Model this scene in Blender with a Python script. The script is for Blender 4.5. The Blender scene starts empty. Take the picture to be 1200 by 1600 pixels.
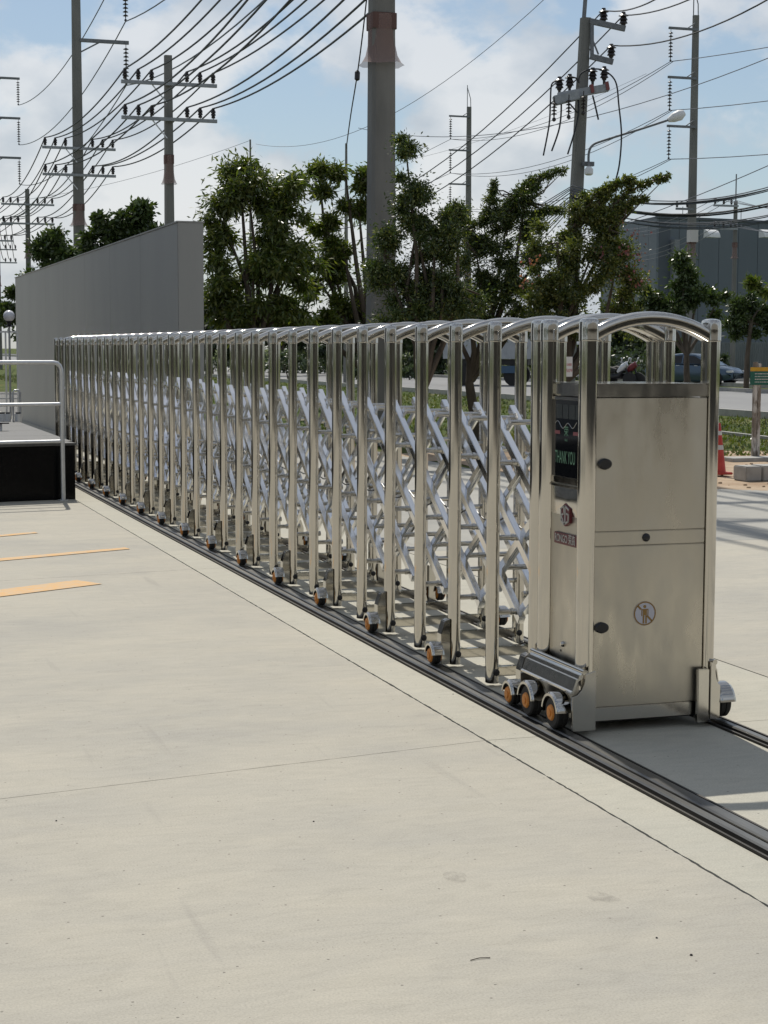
import bpy, bmesh, math, random
import numpy as np
from mathutils import Vector, Matrix
random.seed(7); rng = np.random.default_rng(11)
scene = bpy.context.scene
COL = scene.collection
# ------------------------------------------------------------------ camera
FPX = 2691.55; YAW = 0.317895; PITCH = -0.094455; ROLL = 0.0029976; EYE = Vector((0, 0, 1.5))
fw = Vector((math.sin(YAW)*math.cos(PITCH), math.cos(YAW)*math.cos(PITCH), math.sin(PITCH)))
rt = Vector((math.cos(YAW), -math.sin(YAW), 0)); up = rt.cross(fw)
R2 = rt*math.cos(ROLL)+up*math.sin(ROLL); U2 = up*math.cos(ROLL)-rt*math.sin(ROLL)
cam = bpy.data.objects.new('camera', bpy.data.cameras.new('camera')); COL.objects.link(cam)
m3 = Matrix((R2, U2, -fw)).transposed()
cam.matrix_world = Matrix.Translation(EYE) @ m3.to_4x4()
cam.data.sensor_fit = 'VERTICAL'; cam.data.sensor_height = 24; cam.data.lens = FPX/1600*24
cam.data.clip_start = 0.05; cam.data.clip_end = 6000
scene.camera = cam
# ------------------------------------------------------------------ light
SUNV = Vector((0.062, 0.735, 1.0)).normalized()          # towards the sun
world = bpy.data.worlds.new('World'); scene.world = world; world.use_nodes = True
wn = world.node_tree.nodes; wl = world.node_tree.links
for n in list(wn): wn.remove(n)
def N(t, **k):
    n = wn.new(t)
    for a, b in k.items(): setattr(n, a, b)
    return n
wout = N('ShaderNodeOutputWorld'); bg = N('ShaderNodeBackground'); bg.inputs[1].default_value = 0.103
sky = N('ShaderNodeTexSky', sky_type='NISHITA', sun_disc=False)
sky.sun_elevation = math.asin(SUNV.z); sky.sun_rotation = math.atan2(SUNV.x, SUNV.y)
sky.air_density = 1.0; sky.dust_density = 0.6; sky.ozone_density = 1.6
tc = N('ShaderNodeTexCoord'); sep = N('ShaderNodeSeparateXYZ'); wl.new(tc.outputs['Generated'], sep.inputs[0])
def wmath(op, a, b=None, c=None):
    n = N('ShaderNodeMath', operation=op)
    for i, v in enumerate((a, b, c)):
        if v is None: continue
        if isinstance(v, (int, float)): n.inputs[i].default_value = v
        else: wl.new(v, n.inputs[i])
    return n.outputs[0]
zz = wmath('MULTIPLY', sep.outputs[2], 1.5)
cx, cy = sep.outputs[0], sep.outputs[1]
comb = N('ShaderNodeCombineXYZ'); wl.new(cx, comb.inputs[0]); wl.new(cy, comb.inputs[1]); wl.new(zz, comb.inputs[2])
nz = N('ShaderNodeTexNoise'); nz.inputs['Scale'].default_value = 7.5; nz.inputs['Detail'].default_value = 9
nz.inputs['Roughness'].default_value = 0.56; nz.inputs['Distortion'].default_value = 0.15
wl.new(comb.outputs[0], nz.inputs['Vector'])
ramp = N('ShaderNodeMapRange'); ramp.interpolation_type = 'SMOOTHSTEP'
ramp.inputs['From Min'].default_value = 0.40; ramp.inputs['From Max'].default_value = 0.51
wl.new(nz.outputs[0], ramp.inputs[0])
nz2 = N('ShaderNodeTexNoise'); nz2.inputs['Scale'].default_value = 13; nz2.inputs['Detail'].default_value = 6
wl.new(comb.outputs[0], nz2.inputs['Vector'])
cr = N('ShaderNodeValToRGB'); cr.color_ramp.elements[0].position = 0.40; cr.color_ramp.elements[1].position = 0.60
cr.color_ramp.elements[0].color = (6.1, 6.6, 7.2, 1); cr.color_ramp.elements[1].color = (9.6, 9.6, 9.6, 1)
wl.new(nz2.outputs[0], cr.inputs[0])
# pale humid air mixed over the clear-sky blue
haze_mix = N('ShaderNodeMix', data_type='RGBA'); wl.new(wmath('MULTIPLY_ADD', wmath('EXPONENT', wmath('MULTIPLY', wmath('MAXIMUM', sep.outputs[2], 0.0), -4.0)), 0.42, 0.06), haze_mix.inputs[0])
wl.new(sky.outputs[0], haze_mix.inputs[6]); haze_mix.inputs[7].default_value = (4.6, 5.9, 7.0, 1)
mixc = N('ShaderNodeMix', data_type='RGBA')
wl.new(wmath('MULTIPLY', ramp.outputs[0], wmath('MULTIPLY_ADD', wmath('EXPONENT', wmath('MULTIPLY', wmath('MAXIMUM', sep.outputs[2], 0.0), -3.0)), 0.45, 0.45)), mixc.inputs[0])
wl.new(haze_mix.outputs[2], mixc.inputs[6]); wl.new(cr.outputs[0], mixc.inputs[7])
wl.new(mixc.outputs[2], bg.inputs[0]); wl.new(bg.outputs[0], wout.inputs[0])
sun = bpy.data.objects.new('sun', bpy.data.lights.new('sun', 'SUN')); COL.objects.link(sun)
sun.data.energy = 4.5; sun.data.angle = math.radians(0.53); sun.data.color = (1, 0.95, 0.86)
sun.rotation_euler = (-SUNV).to_track_quat('-Z', 'Y').to_euler(); sun.location = (5, 20, 40)
scene.view_settings.view_transform = 'Standard'; scene.view_settings.look = 'None'
scene.view_settings.exposure = -0.25; scene.view_settings.gamma = 1.0; scene.view_settings.use_curve_mapping = False

# ------------------------------------------------------------------ helpers
def ray(px, py): return fw+R2*((px-600)/FPX)-U2*((py-800)/FPX)
def at(px, py, d): return EYE+ray(px, py)*d
def gnd(px, py, z=0.0):
    v = ray(px, py); return EYE+v*((z-EYE.z)/v.z)

MATS = {}
class MatB:
    def __init__(s, name, rough=0.6, metal=0.0, color=(0.5, 0.5, 0.5), spec=None):
        s.m = bpy.data.materials.new(name); s.m.use_nodes = True; s.nt = s.m.node_tree
        s.b = s.nt.nodes['Principled BSDF']; s.b.inputs['Base Color'].default_value = (*color, 1)
        s.b.inputs['Roughness'].default_value = rough; s.b.inputs['Metallic'].default_value = metal
        if spec is not None: s.b.inputs['Specular IOR Level'].default_value = spec
        s.tc = s.nt.nodes.new('ShaderNodeTexCoord'); MATS[name] = s.m
    def node(s, t, **k):
        n = s.nt.nodes.new(t)
        for a, b in k.items(): setattr(n, a, b)
        return n
    def link(s, a, b): s.nt.links.new(a, b)
    def noise(s, scale, detail=5, rough=0.55, sc=(1, 1, 1), dist=0.0, rot=(0, 0, 0)):
        mp = s.node('ShaderNodeMapping'); mp.inputs['Scale'].default_value = sc; mp.inputs['Rotation'].default_value = rot
        s.link(s.tc.outputs['Object'], mp.inputs[0])
        n = s.node('ShaderNodeTexNoise'); n.inputs['Scale'].default_value = scale; n.inputs['Detail'].default_value = detail
        n.inputs['Roughness'].default_value = rough; n.inputs['Distortion'].default_value = dist
        s.link(mp.outputs[0], n.inputs['Vector']); return n.outputs[0]
    def ramp(s, f, stops):
        r = s.node('ShaderNodeValToRGB'); e = r.color_ramp.elements
        while len(e) < len(stops): e.new(0.5)
        for i, (p, c) in enumerate(stops):
            e[i].position = p; e[i].color = (*c, 1) if len(c) == 3 else c
        s.link(f, r.inputs[0]); return r.outputs[0]
    def mix(s, f, a, b, mode='MIX'):
        n = s.node('ShaderNodeMix', data_type='RGBA', blend_type=mode)
        for i, v in ((0, f), (6, a), (7, b)):
            if isinstance(v, (int, float)): n.inputs[i].default_value = v
            elif isinstance(v, tuple): n.inputs[i].default_value = (*v, 1)
            else: s.link(v, n.inputs[i])
        return n.outputs[2]
    def color(s, o): s.link(o, s.b.inputs['Base Color']); return s
    def rough(s, o, lo, hi):
        n = s.node('ShaderNodeMapRange'); n.inputs['To Min'].default_value = lo; n.inputs['To Max'].default_value = hi
        n.inputs['From Min'].default_value = 0.3; n.inputs['From Max'].default_value = 0.7
        s.link(o, n.inputs[0]); s.link(n.outputs[0], s.b.inputs['Roughness']); return s
    def bump(s, o, strength=0.3, dist=0.01):
        n = s.node('ShaderNodeBump'); n.inputs['Strength'].default_value = strength; n.inputs['Distance'].default_value = dist
        s.link(o, n.inputs['Height']); s.link(n.outputs[0], s.b.inputs['Normal']); return s
def mottled(name, c1, c2, scale=8, rough=0.7, metal=0, bump=0.15, bd=0.01, sc=(1, 1, 1), spec=None):
    M = MatB(name, rough, metal, c1, spec); f = M.noise(scale, 6, 0.6, sc)
    M.color(M.ramp(f, [(0.3, c1), (0.7, c2)]))
    if bump: M.bump(M.noise(scale*6, 4, 0.6, sc), bump, bd)
    return M.m
# polished and brushed stainless steel
def steel(name, col, rough, wave=0.0, ws=3.0, grain=None):
    M = MatB(name, rough, 1.0, col)
    f = M.noise(9, 4, 0.6, (1, 1, 0.35)); M.rough(f, rough*0.7, rough*1.5)
    M.color(M.mix(M.ramp(M.noise(3.1, 5, 0.6, (1, 1, 0.5)), [(0.3, (0, 0, 0)), (0.75, (1, 1, 1))]), col, tuple(c*0.86 for c in col)))
    if grain:
        ad = M.node('ShaderNodeMath', operation='MULTIPLY_ADD'); ad.inputs[1].default_value = 0.02
        M.link(M.noise(60, 2, 0.5, grain), ad.inputs[0]); M.link(M.noise(1.6, 1, 0.4, (3.2, 1, 0.5), 0.4), ad.inputs[2]); M.bump(ad.outputs[0], 0.14, 0.010)
    elif wave: M.bump(M.noise(ws, 2, 0.4, (1, 1, 0.35)), wave, 0.01)
    return M.m
POL = steel('polished_steel', (0.60, 0.575, 0.525), 0.07, 0.12, 7)
POL2 = steel('polished_steel_cap', (0.56, 0.54, 0.50), 0.08, 0.10, 9)
BAR = steel('bar_steel', (0.84, 0.84, 0.83), 0.12, 0.05, 12)
SHEET = steel('sheet_steel', (0.62, 0.60, 0.56), 0.14, 0.5, 7)
BRUSH = steel('brushed_steel', (0.575, 0.545, 0.48), 0.33, grain=(30, 30, 0.6))
RAILS = mottled('rail_steel', (0.09, 0.09, 0.09), (0.20, 0.195, 0.18), 14, 0.38, 0.9, 0.1, 0.002, (1, 0.15, 1))
TROUGH = mottled('trough_steel', (0.035, 0.033, 0.03), (0.07, 0.062, 0.055), 10, 0.6, 0.6, 0.2, 0.003, (1, 0.3, 1))
GALV = mottled('galvanised', (0.55, 0.56, 0.57), (0.66, 0.67, 0.68), 30, 0.40, 0.75, 0.05, 0.002)
ARMM = mottled('crossarm_grey', (0.26, 0.28, 0.30), (0.36, 0.38, 0.40), 9, 0.6, 0.2, 0.05, 0.002)
GALVD = mottled('weathered_galvanised', (0.13, 0.14, 0.15), (0.22, 0.23, 0.24), 9, 0.6, 0.3, 0.05, 0.002)
RUBBER = mottled('rubber', (0.012, 0.012, 0.013), (0.03, 0.029, 0.027), 30, 0.75, 0, 0.1, 0.001)
PLASTIC = MatB('black_plastic', 0.4, 0, (0.012, 0.012, 0.014)).m
HUB = mottled('orange_hub', (0.52, 0.17, 0.02), (0.62, 0.25, 0.04), 40, 0.5)
GLASSD = MatB('dark_glass', 0.06, 0, (0.006, 0.007, 0.009)).m
# concrete
def concrete(name, a, b, warm, joint=1.0, bump=0.35):
    M = MatB(name, 0.85, 0, a, 0.3)
    big = M.noise(0.55, 4, 0.5, (1, 1.6, 1), 0.6); mid = M.noise(2.6, 7, 0.62, (0.8, 1.5, 1), 0.4, (0, 0, 0.25))
    trowel = M.noise(11, 6, 0.72, (0.55, 1.7, 1), 1.1, (0, 0, 0.15)); fine = M.noise(160, 3, 0.7)
    c = M.mix(M.ramp(big, [(0.35, (0, 0, 0)), (0.68, (1, 1, 1))]), a, b)
    c = M.mix(M.ramp(mid, [(0.42, (0, 0, 0)), (0.75, (0.55, 0.55, 0.55))]), c, warm)
    c = M.mix(0.55, c, M.ramp(trowel, [(0.30, (0.42, 0.42, 0.42)), (0.5, (0.5, 0.5, 0.5)), (0.72, (0.56, 0.56, 0.56))]), 'OVERLAY')
    c = M.mix(0.5, c, M.ramp(fine, [(0.25, (0.28, 0.28, 0.28)), (0.5, (0.5, 0.5, 0.5)), (0.8, (0.68, 0.68, 0.68))]), 'OVERLAY')
    # pinholes and small dark specks
    v = M.node('ShaderNodeTexVoronoi', voronoi_dimensions='2D'); v.inputs['Scale'].default_value = 4.4; v.inputs['Randomness'].default_value = 1
    M.link(M.tc.outputs['Object'], v.inputs['Vector'])
    lt = M.node('ShaderNodeMath', operation='LESS_THAN'); lt.inputs[1].default_value = 0.016; M.link(v.outputs['Distance'], lt.inputs[0])
    v2 = M.node('ShaderNodeTexVoronoi', voronoi_dimensions='2D'); v2.inputs['Scale'].default_value = 16; M.link(M.tc.outputs['Object'], v2.inputs['Vector'])
    lt2 = M.node('ShaderNodeMath', operation='LESS_THAN'); lt2.inputs[1].default_value = 0.030; M.link(v2.outputs['Distance'], lt2.inputs[0])
    gate = M.node('ShaderNodeMath', operation='GREATER_THAN'); gate.inputs[1].default_value = 0.58; M.link(M.noise(2.3, 2), gate.inputs[0])
    g2 = M.node('ShaderNodeMath', operation='MULTIPLY'); M.link(lt2.outputs[0], g2.inputs[0]); M.link(gate.outputs[0], g2.inputs[1])
    mx = M.node('ShaderNodeMath', operation='MAXIMUM'); M.link(lt.outputs[0], mx.inputs[0]); M.link(g2.outputs[0], mx.inputs[1])
    mm = M.node('ShaderNodeMath', operation='MULTIPLY'); mm.inputs[1].default_value = 0.7; M.link(mx.outputs[0], mm.inputs[0])
    c = M.mix(mm.outputs[0], c, (0.10, 0.09, 0.08))
    st = M.noise(1.25, 5, 0.6, (1, 1, 1), 0.8)
    c = M.mix(M.ramp(st, [(0.60, (0, 0, 0)), (0.70, (0.32, 0.32, 0.32))]), c, (0.29, 0.275, 0.245))
    # faint long scuffs
    wv = M.noise(1.6, 3, 0.5, (6, 0.45, 1), 0.2, (0, 0, -0.75))
    c = M.mix(M.ramp(wv, [(0.66, (0, 0, 0)), (0.74, (0.30, 0.30, 0.30))]), c, (0.26, 0.245, 0.22))
    M.color(c)
    add = M.node('ShaderNodeMath', operation='ADD'); M.link(trowel, add.inputs[0]); M.link(fine, add.inputs[1])
    M.bump(add.outputs[0], bump, 0.0016); return M.m
CONC = concrete('slab_concrete', (0.425, 0.398, 0.333), (0.36, 0.343, 0.30), (0.465, 0.430, 0.350))
CONC2 = concrete('strip_concrete', (0.445, 0.425, 0.355), (0.40, 0.387, 0.33), (0.475, 0.445, 0.365), bump=0.5)
CONC3 = concrete('worn_concrete', (0.36, 0.35, 0.315), (0.29, 0.285, 0.26), (0.40, 0.385, 0.34))
CONC4 = concrete('dark_concrete', (0.17, 0.165, 0.155), (0.13, 0.13, 0.12), (0.21, 0.20, 0.18))  # darker tone for the farthest slab right of the gate
ROADM = mottled('road_concrete', (0.20, 0.20, 0.202), (0.25, 0.25, 0.245), 0.5, 0.9, 0, 0.2, 0.004, (1, 0.2, 1))
JOINTM = mottled('joint_dirt', (0.10, 0.095, 0.085), (0.20, 0.185, 0.165), 30, 0.95)
KERB = mottled('kerb_concrete', (0.30, 0.29, 0.27), (0.42, 0.41, 0.38), 5, 0.9)
DIRT = mottled('sandy_dirt', (0.30, 0.20, 0.12), (0.46, 0.36, 0.25), 1.6, 0.95, 0, 0.8, 0.03)
def grassmat():
    M = MatB('grass_ground', 0.95, 0, (0.06, 0.08, 0.02), 0.1)
    f = M.noise(0.5, 6, 0.65); g = M.noise(7, 5, 0.7)
    c = M.ramp(f, [(0.35, (0.045, 0.075, 0.015)), (0.55, (0.085, 0.105, 0.03)), (0.7, (0.17, 0.14, 0.06))])
    M.color(M.mix(0.6, c, M.ramp(g, [(0.3, (0.35, 0.35, 0.35)), (0.7, (0.65, 0.65, 0.65))]), 'OVERLAY')); M.bump(g, 0.8, 0.05); return M.m
GRASS = grassmat()
YEL = MatB('road_paint_yellow', 0.7, 0, (0.6, 0.3, 0.05))
YEL.color(YEL.mix(YEL.ramp(YEL.noise(14, 6, 0.7), [(0.42, (1, 1, 1)), (0.66, (0.2, 0.2, 0.2))]), (0.44, 0.37, 0.27), (0.60, 0.34, 0.11)))
POLEM = mottled('pole_concrete', (0.14, 0.14, 0.13), (0.22, 0.217, 0.20), 2.2, 0.9, 0, 0.3, 0.01, (1, 1, 0.25))
WALLM = MatB('wall_paint', 0.6, 0, (0.42, 0.44, 0.44))
WALLM.color(WALLM.ramp(WALLM.noise(1.2, 5, 0.6, (1, 1, 0.3)), [(0.3, (0.25, 0.252, 0.242)), (0.7, (0.28, 0.28, 0.267))])); WALLM.bump(WALLM.noise(90, 3), 0.1, 0.002)
GRAN = MatB('black_granite', 0.22, 0, (0.01, 0.01, 0.011), 0.15)
GRAN.color(GRAN.ramp(GRAN.noise(130, 3, 0.8), [(0.58, (0.003, 0.003, 0.0035)), (0.75, (0.025, 0.026, 0.025))]))
GRANG = mottled('grey_granite', (0.045, 0.045, 0.044), (0.085, 0.085, 0.082), 60, 0.6)
INSUL = MatB('insulator_glaze', 0.35, 0, (0.022, 0.016, 0.014)).m
WIREM = MatB('wire_black', 0.6, 0, (0.018, 0.02, 0.024)).m
WIREG = MatB('wire_grey', 0.5, 0.3, (0.09, 0.10, 0.12)).m
NETM = MatB('red_guard_mesh', 0.9, 0, (0.12, 0.07, 0.06)).m
NETW = MatB('white_guard_film', 0.6, 0, (0.55, 0.53, 0.50)).m
WHITE = mottled('white_paint', (0.68, 0.68, 0.67), (0.78, 0.78, 0.77), 6, 0.5, 0, 0.03)
BARK = mottled('bark', (0.055, 0.042, 0.03), (0.12, 0.095, 0.07), 9, 0.95, 0, 0.6, 0.02, (1, 1, 0.3))
def leafmat(name, cols, trans=0.35):
    M = MatB(name, 0.38, 0, cols[0], 0.6)
    g = M.node('ShaderNodeNewGeometry')
    k = [(i/(len(cols)-1), c) for i, c in enumerate(cols)]
    c = M.ramp(g.outputs['Random Per Island'], k)
    c = M.mix(0.7, c, M.ramp(M.noise(1.1, 3, 0.5), [(0.3, (0.3, 0.3, 0.3)), (0.7, (0.68, 0.68, 0.66))]), 'OVERLAY')
    M.color(c)
    t = M.node('ShaderNodeBsdfTranslucent'); mx = M.node('ShaderNodeMixShader'); mx.inputs[0].default_value = trans
    c2 = M.mix(1.0, c, (1.3, 1.45, 0.5), 'MULTIPLY'); M.link(c2, t.inputs[0])
    out = M.nt.nodes['Material Output']
    M.link(M.b.outputs[0], mx.inputs[1]); M.link(t.outputs[0], mx.inputs[2]); M.link(mx.outputs[0], out.inputs[0]); return M.m
LEAF1 = leafmat('broad_leaves', [(0.06, 0.095, 0.02), (0.10, 0.135, 0.03), (0.18, 0.19, 0.05)])
LEAF2 = leafmat('dark_leaves', [(0.036, 0.062, 0.02), (0.06, 0.092, 0.028), (0.10, 0.13, 0.045)], 0.22)
LEAF3 = leafmat('light_leaves', [(0.08, 0.105, 0.026), (0.14, 0.16, 0.04), (0.24, 0.24, 0.08)])
LEAFP = leafmat('pink_flowers', [(0.26, 0.07, 0.10), (0.33, 0.15, 0.15)])
LEAFFAR = leafmat('far_leaves', [(0.035, 0.055, 0.028), (0.05, 0.075, 0.035), (0.07, 0.09, 0.04)], 0.2)

YEL, WALLM, GRAN = YEL.m, WALLM.m, GRAN.m
class MB:
    def __init__(s): s.v = []; s.f = []; s.mi = []; s.cur = 0
    def add(s, vs, fs):
        o = len(s.v); s.v += [tuple(v) for v in vs]; s.f += [[i+o for i in f] for f in fs]; s.mi += [s.cur]*len(fs); return s
    def box(s, lo, hi, M=None):
        x0, y0, z0 = lo; x1, y1, z1 = hi
        vs = [(x0, y0, z0), (x1, y0, z0), (x1, y1, z0), (x0, y1, z0), (x0, y0, z1), (x1, y0, z1), (x1, y1, z1), (x0, y1, z1)]
        if M: vs = [M @ Vector(v) for v in vs]
        return s.add(vs, [(0, 3, 2, 1), (4, 5, 6, 7), (0, 1, 5, 4), (1, 2, 6, 5), (2, 3, 7, 6), (3, 0, 4, 7)])
    def beam(s, a, b, w, h, upv=(0, 0, 1)):
        a = Vector(a); b = Vector(b); d = (b-a); L = d.length; d.normalize()
        sd = d.cross(Vector(upv))
        if sd.length < 1e-4: sd = d.cross(Vector((1, 0, 0)))
        sd.normalize(); u = sd.cross(d)
        M = Matrix((sd, d, u)).transposed().to_4x4(); M.translation = a
        return s.box((-w/2, 0, -h/2), (w/2, L, h/2), M)
    def tube(s, pts, r, n=8, cap=True):
        pts = [Vector(p) for p in pts]; rs = r if isinstance(r, (list, tuple)) else [r]*len(pts)
        rings = []; prev = None
        for i, p in enumerate(pts):
            t = (pts[min(i+1, len(pts)-1)]-pts[max(i-1, 0)]).normalized()
            if prev is None:
                a = Vector((0, 0, 1)) if abs(t.z) < 0.9 else Vector((1, 0, 0)); x = t.cross(a).normalized()
            else:
                x = (prev-t*prev.dot(t)).normalized()
            y = t.cross(x); prev = x
            rings.append([p+(x*math.cos(2*math.pi*k/n)+y*math.sin(2*math.pi*k/n))*rs[i] for k in range(n)])
        vs = [v for rg in rings for v in rg]; fs = []
        for i in range(len(pts)-1):
            for k in range(n):
                a = i*n+k; b = i*n+(k+1) % n; fs.append((a, b, b+n, a+n))
        if cap: fs.append(tuple(range(n))[::-1]); fs.append(tuple(range((len(pts)-1)*n, len(pts)*n)))
        return s.add(vs, fs)
    def cyl(s, a, b, r, n=16, r2=None): return s.tube([a, b], [r, r if r2 is None else r2], n)
    def loft(s, rings, cap=True):
        n = len(rings[0]); vs = [v for rg in rings for v in rg]; fs = []
        for i in range(len(rings)-1):
            for k in range(n):
                a = i*n+k; b = i*n+(k+1) % n; fs.append((a, b, b+n, a+n))
        if cap: fs.append(tuple(range(n))[::-1]); fs.append(tuple(range((len(rings)-1)*n, len(rings)*n)))
        return s.add(vs, fs)
    def lathe(s, prof, n=12, M=None):
        rings = [[Vector((r*math.cos(2*math.pi*k/n), r*math.sin(2*math.pi*k/n), z)) for k in range(n)] for r, z in prof]
        if M: rings = [[M @ v for v in rg] for rg in rings]
        return s.loft(rings)
    def prism(s, poly, z0, z1, M=None):
        rings = [[Vector((x, y, z)) for x, y in poly] for z in (z0, z1)]
        if M: rings = [[M @ v for v in rg] for rg in rings]
        return s.loft(rings)
    def build(s, name, mats, parent=None, smooth=None, bevel=0, mesh_only=False):
        me = bpy.data.meshes.new(name); me.from_pydata(s.v, [], s.f)
        for m in (mats if isinstance(mats, (list, tuple)) else [mats]): me.materials.append(m)
        if any(s.mi): me.polygons.foreach_set('material_index', s.mi)
        bm = bmesh.new(); bm.from_mesh(me); bmesh.ops.recalc_face_normals(bm, faces=bm.faces)
        if bevel: bmesh.ops.bevel(bm, geom=[e for e in bm.edges if e.is_manifold and e.calc_face_angle(0) > 0.6], offset=bevel, segments=2, affect='EDGES', clamp_overlap=True)
        bm.to_mesh(me); bm.free()
        if smooth is not None:
            me.polygons.foreach_set('use_smooth', [True]*len(me.polygons)); me.set_sharp_from_angle(angle=math.radians(smooth))
        me.update()
        if mesh_only: return me
        return link(name, me, parent)
def link(name, me, parent=None, loc=None):
    o = bpy.data.objects.new(name, me); COL.objects.link(o)
    if parent: o.parent = parent
    if loc is not None: o.location = loc
    return o
def thing(name, label, cat, loc=(0, 0, 0), group=None, rz=0):
    o = bpy.data.objects.new(name, None); COL.objects.link(o); o.location = loc; o.rotation_euler.z = rz
    o.empty_display_size = 0.2
    return tag(o, label, cat, group)
def tag(o, label, cat, group=None):
    o['label'] = label; o['category'] = cat
    if group: o['group'] = group
    return o
def struct(o): o['kind'] = 'structure'; return o
def kids(o): return [c for c in KID.get(o.name, [])]
def text_mesh(body, size, depth=0.0):
    cu = bpy.data.curves.new('txt', 'FONT'); cu.body = body; cu.size = size; cu.extrude = depth
    cu.align_x = 'CENTER'; cu.align_y = 'CENTER'
    o = bpy.data.objects.new('txt', cu); COL.objects.link(o)
    bpy.context.view_layer.update()
    me = bpy.data.meshes.new_from_object(o.evaluated_get(bpy.context.evaluated_depsgraph_get()))
    bpy.data.objects.remove(o); return me
def wire(p, q, sag, r, label, group=None, mat=None, n=18, cat='overhead wire', name='overhead_wire'):
    p = Vector(p); q = Vector(q)
    pts = [p.lerp(q, i/n)-Vector((0, 0, 4*sag*(i/n)*(1-i/n))) for i in range(n+1)]
    o = MB().tube(pts, r, 5).build(name, mat or WIREM, smooth=60); return tag(o, label, cat, group)
WC = {}
_thing = thing
def thing(name, label, cat, loc=(0, 0, 0), group=None, rz=0, local=False):
    o = _thing(name, label, cat, loc, group, rz)
    if not local: WC[o.name] = Vector(loc)          # children are written in world coordinates
    return o
def link(name, me, parent=None, loc=None):
    o = bpy.data.objects.new(name, me); COL.objects.link(o)
    if parent:
        o.parent = parent
        if parent.name in WC: o.matrix_parent_inverse = Matrix.Translation(-WC[parent.name])
    if loc is not None: o.location = loc
    return o
def copy_tree(src, parent=None, shift=None):
    c = src.copy(); COL.objects.link(c)
    if parent: c.parent = parent
    for ch in list(src.children): copy_tree(ch, c)
    return c
# ================================================================== GROUND
def sheet(name, poly, z, mat):
    me = bpy.data.meshes.new(name); me.from_pydata([(x, y, z) for x, y in poly], [], [list(range(len(poly)))]); me.materials.append(mat)
    return struct(link(name, me))
sheet('ground', [(-1500, -1500), (1500, -1500), (1500, 3000), (-1500, 3000)], -0.03, GRASS)
sheet('joint_bed', [(-60, -60), (60, -60), (60, 12), (12.5, 13.5), (9.2, 16.6), (8.4, 17.6), (7.8, 20), (7.8, 60), (-60, 60)], -0.012, JOINTM)
def edge_line(a, b, jit, step=0.025):
    """points from a towards b with a slightly ragged saw-cut edge (b left out)"""
    a = Vector(a); b = Vector(b); n = max(1, int(min((b-a).length, 40)/step)) if jit else 1
    d = (b-a).normalized(); nr = Vector((-d.y, d.x)); out = []
    for i in range(n):
        w = 0 if i == 0 else random.gauss(0, jit)
        out.append(tuple(a.lerp(b, i/n)+nr*w))
    return out
def slab(poly, mat, jits=None, parent=None, name='slab'):
    pts = []
    for i, a in enumerate(poly):
        b = poly[(i+1) % len(poly)]; pts += edge_line(a, b, (jits or {}).get(i, 0))
    return MB().prism(pts, -0.011, 0.0).build(name, mat, parent)
apron = struct(bpy.data.objects.new('concrete_apron', None)); COL.objects.link(apron)
G0, G1 = 2.408, 2.417            # long joint left of the gate
def jy(x, k): return 6.069+0.17*(x-2.41)+5.41*k
g = 0.0022
for k in range(-3, 3):
    ya, yb = k, k+1
    near = k in (-1, 0, 1)
    far = 12 if k == 2 else 0
    p = [(-40, jy(-40, ya)+g), (0, jy(0, ya)+g), (G0, jy(G0, ya)+g), (G0, jy(G0, yb)-g+far*3), (0, jy(0, yb)-g+far*3), (-40, jy(-40, yb)-g+far*3)]
    slab(p, CONC, {1: 0.0006, 2: 0.0013, 3: 0.0006} if near else None, apron)
for k in range(-3, 8):
    y0_, y1_ = 6.07+5.41*k+g, 6.07+5.41*(k+1)-g
    slab([(G1, y0_), (2.628, y0_), (2.628, y1_), (G1, y1_)], CONC2, {3: 0.0015} if -2 < k < 3 else None, apron)
    slab([(2.792, y0_), (3.378, y0_), (3.378, y1_), (2.792, y1_)], CONC2, None, apron)
    slab([(3.482, y0_), (4.122, y0_), (4.122, y1_), (3.482, y1_)], CONC2, None, apron)
slab([(4.132, -40), (60, -40), (60, 1), (4.132, 1)], CONC, None, apron)
slab([(4.132, 1.006), (60, 1.006), (60, 11.995), (4.132, 11.995)], CONC, None, apron)
slab([(4.132, 12.003), (12.5, 12.003), (12.5, 13.5), (9.2, 16.6), (8.4, 17.6), (7.8, 20), (7.8, 22.99), (4.132, 22.99)], CONC3, {2: .03, 3: .03, 4: .03}, apron)
slab([(4.132, 23.0), (7.8, 23.0), (7.8, 60), (4.132, 60)], CONC4, None, apron)
# dirt patch, grass strips, road, verges
def blob(poly, jit=0.25, step=0.5):
    pts = []
    for i, a in enumerate(poly):
        b = poly[(i+1) % len(poly)]; a = Vector(a); b = Vector(b); n = max(1, int((b-a).length/step))
        for j in range(n): pts.append(tuple(a.lerp(b, j/n)+Vector((random.gauss(0, jit), random.gauss(0, jit)))))
    return pts
sheet('dirt', blob([(8.6, 15.4), (14, 11), (30, 10), (30, 17), (14.5, 21.4), (12.5, 23.5), (10, 24.5), (7.9, 24)]), -0.022, DIRT)
sheet('road', [(20.3, -300), (31.4, -300), (31.4, 1200), (20.3, 1200)], 0.0, ROADM)
sheet('service_road', [(36.5, -300), (42, -300), (42, 1200), (36.5, 1200)], 0.0, ROADM)
for x0, x1 in ((20.05, 20.25), (31.45, 31.65), (36.2, 36.4), (42.05, 42.25)):
    struct(MB().box((x0, -300, -0.03), (x1, 1200, 0.13)).build('kerb', KERB))
kb = gnd(1130, 676), gnd(1200, 684)
kd = (kb[1]-kb[0]).normalized()
struct(MB().beam(kb[0]-kd*4, kb[1]+kd*9, 0.10, 0.05).build('kerb', KERB))
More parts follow.
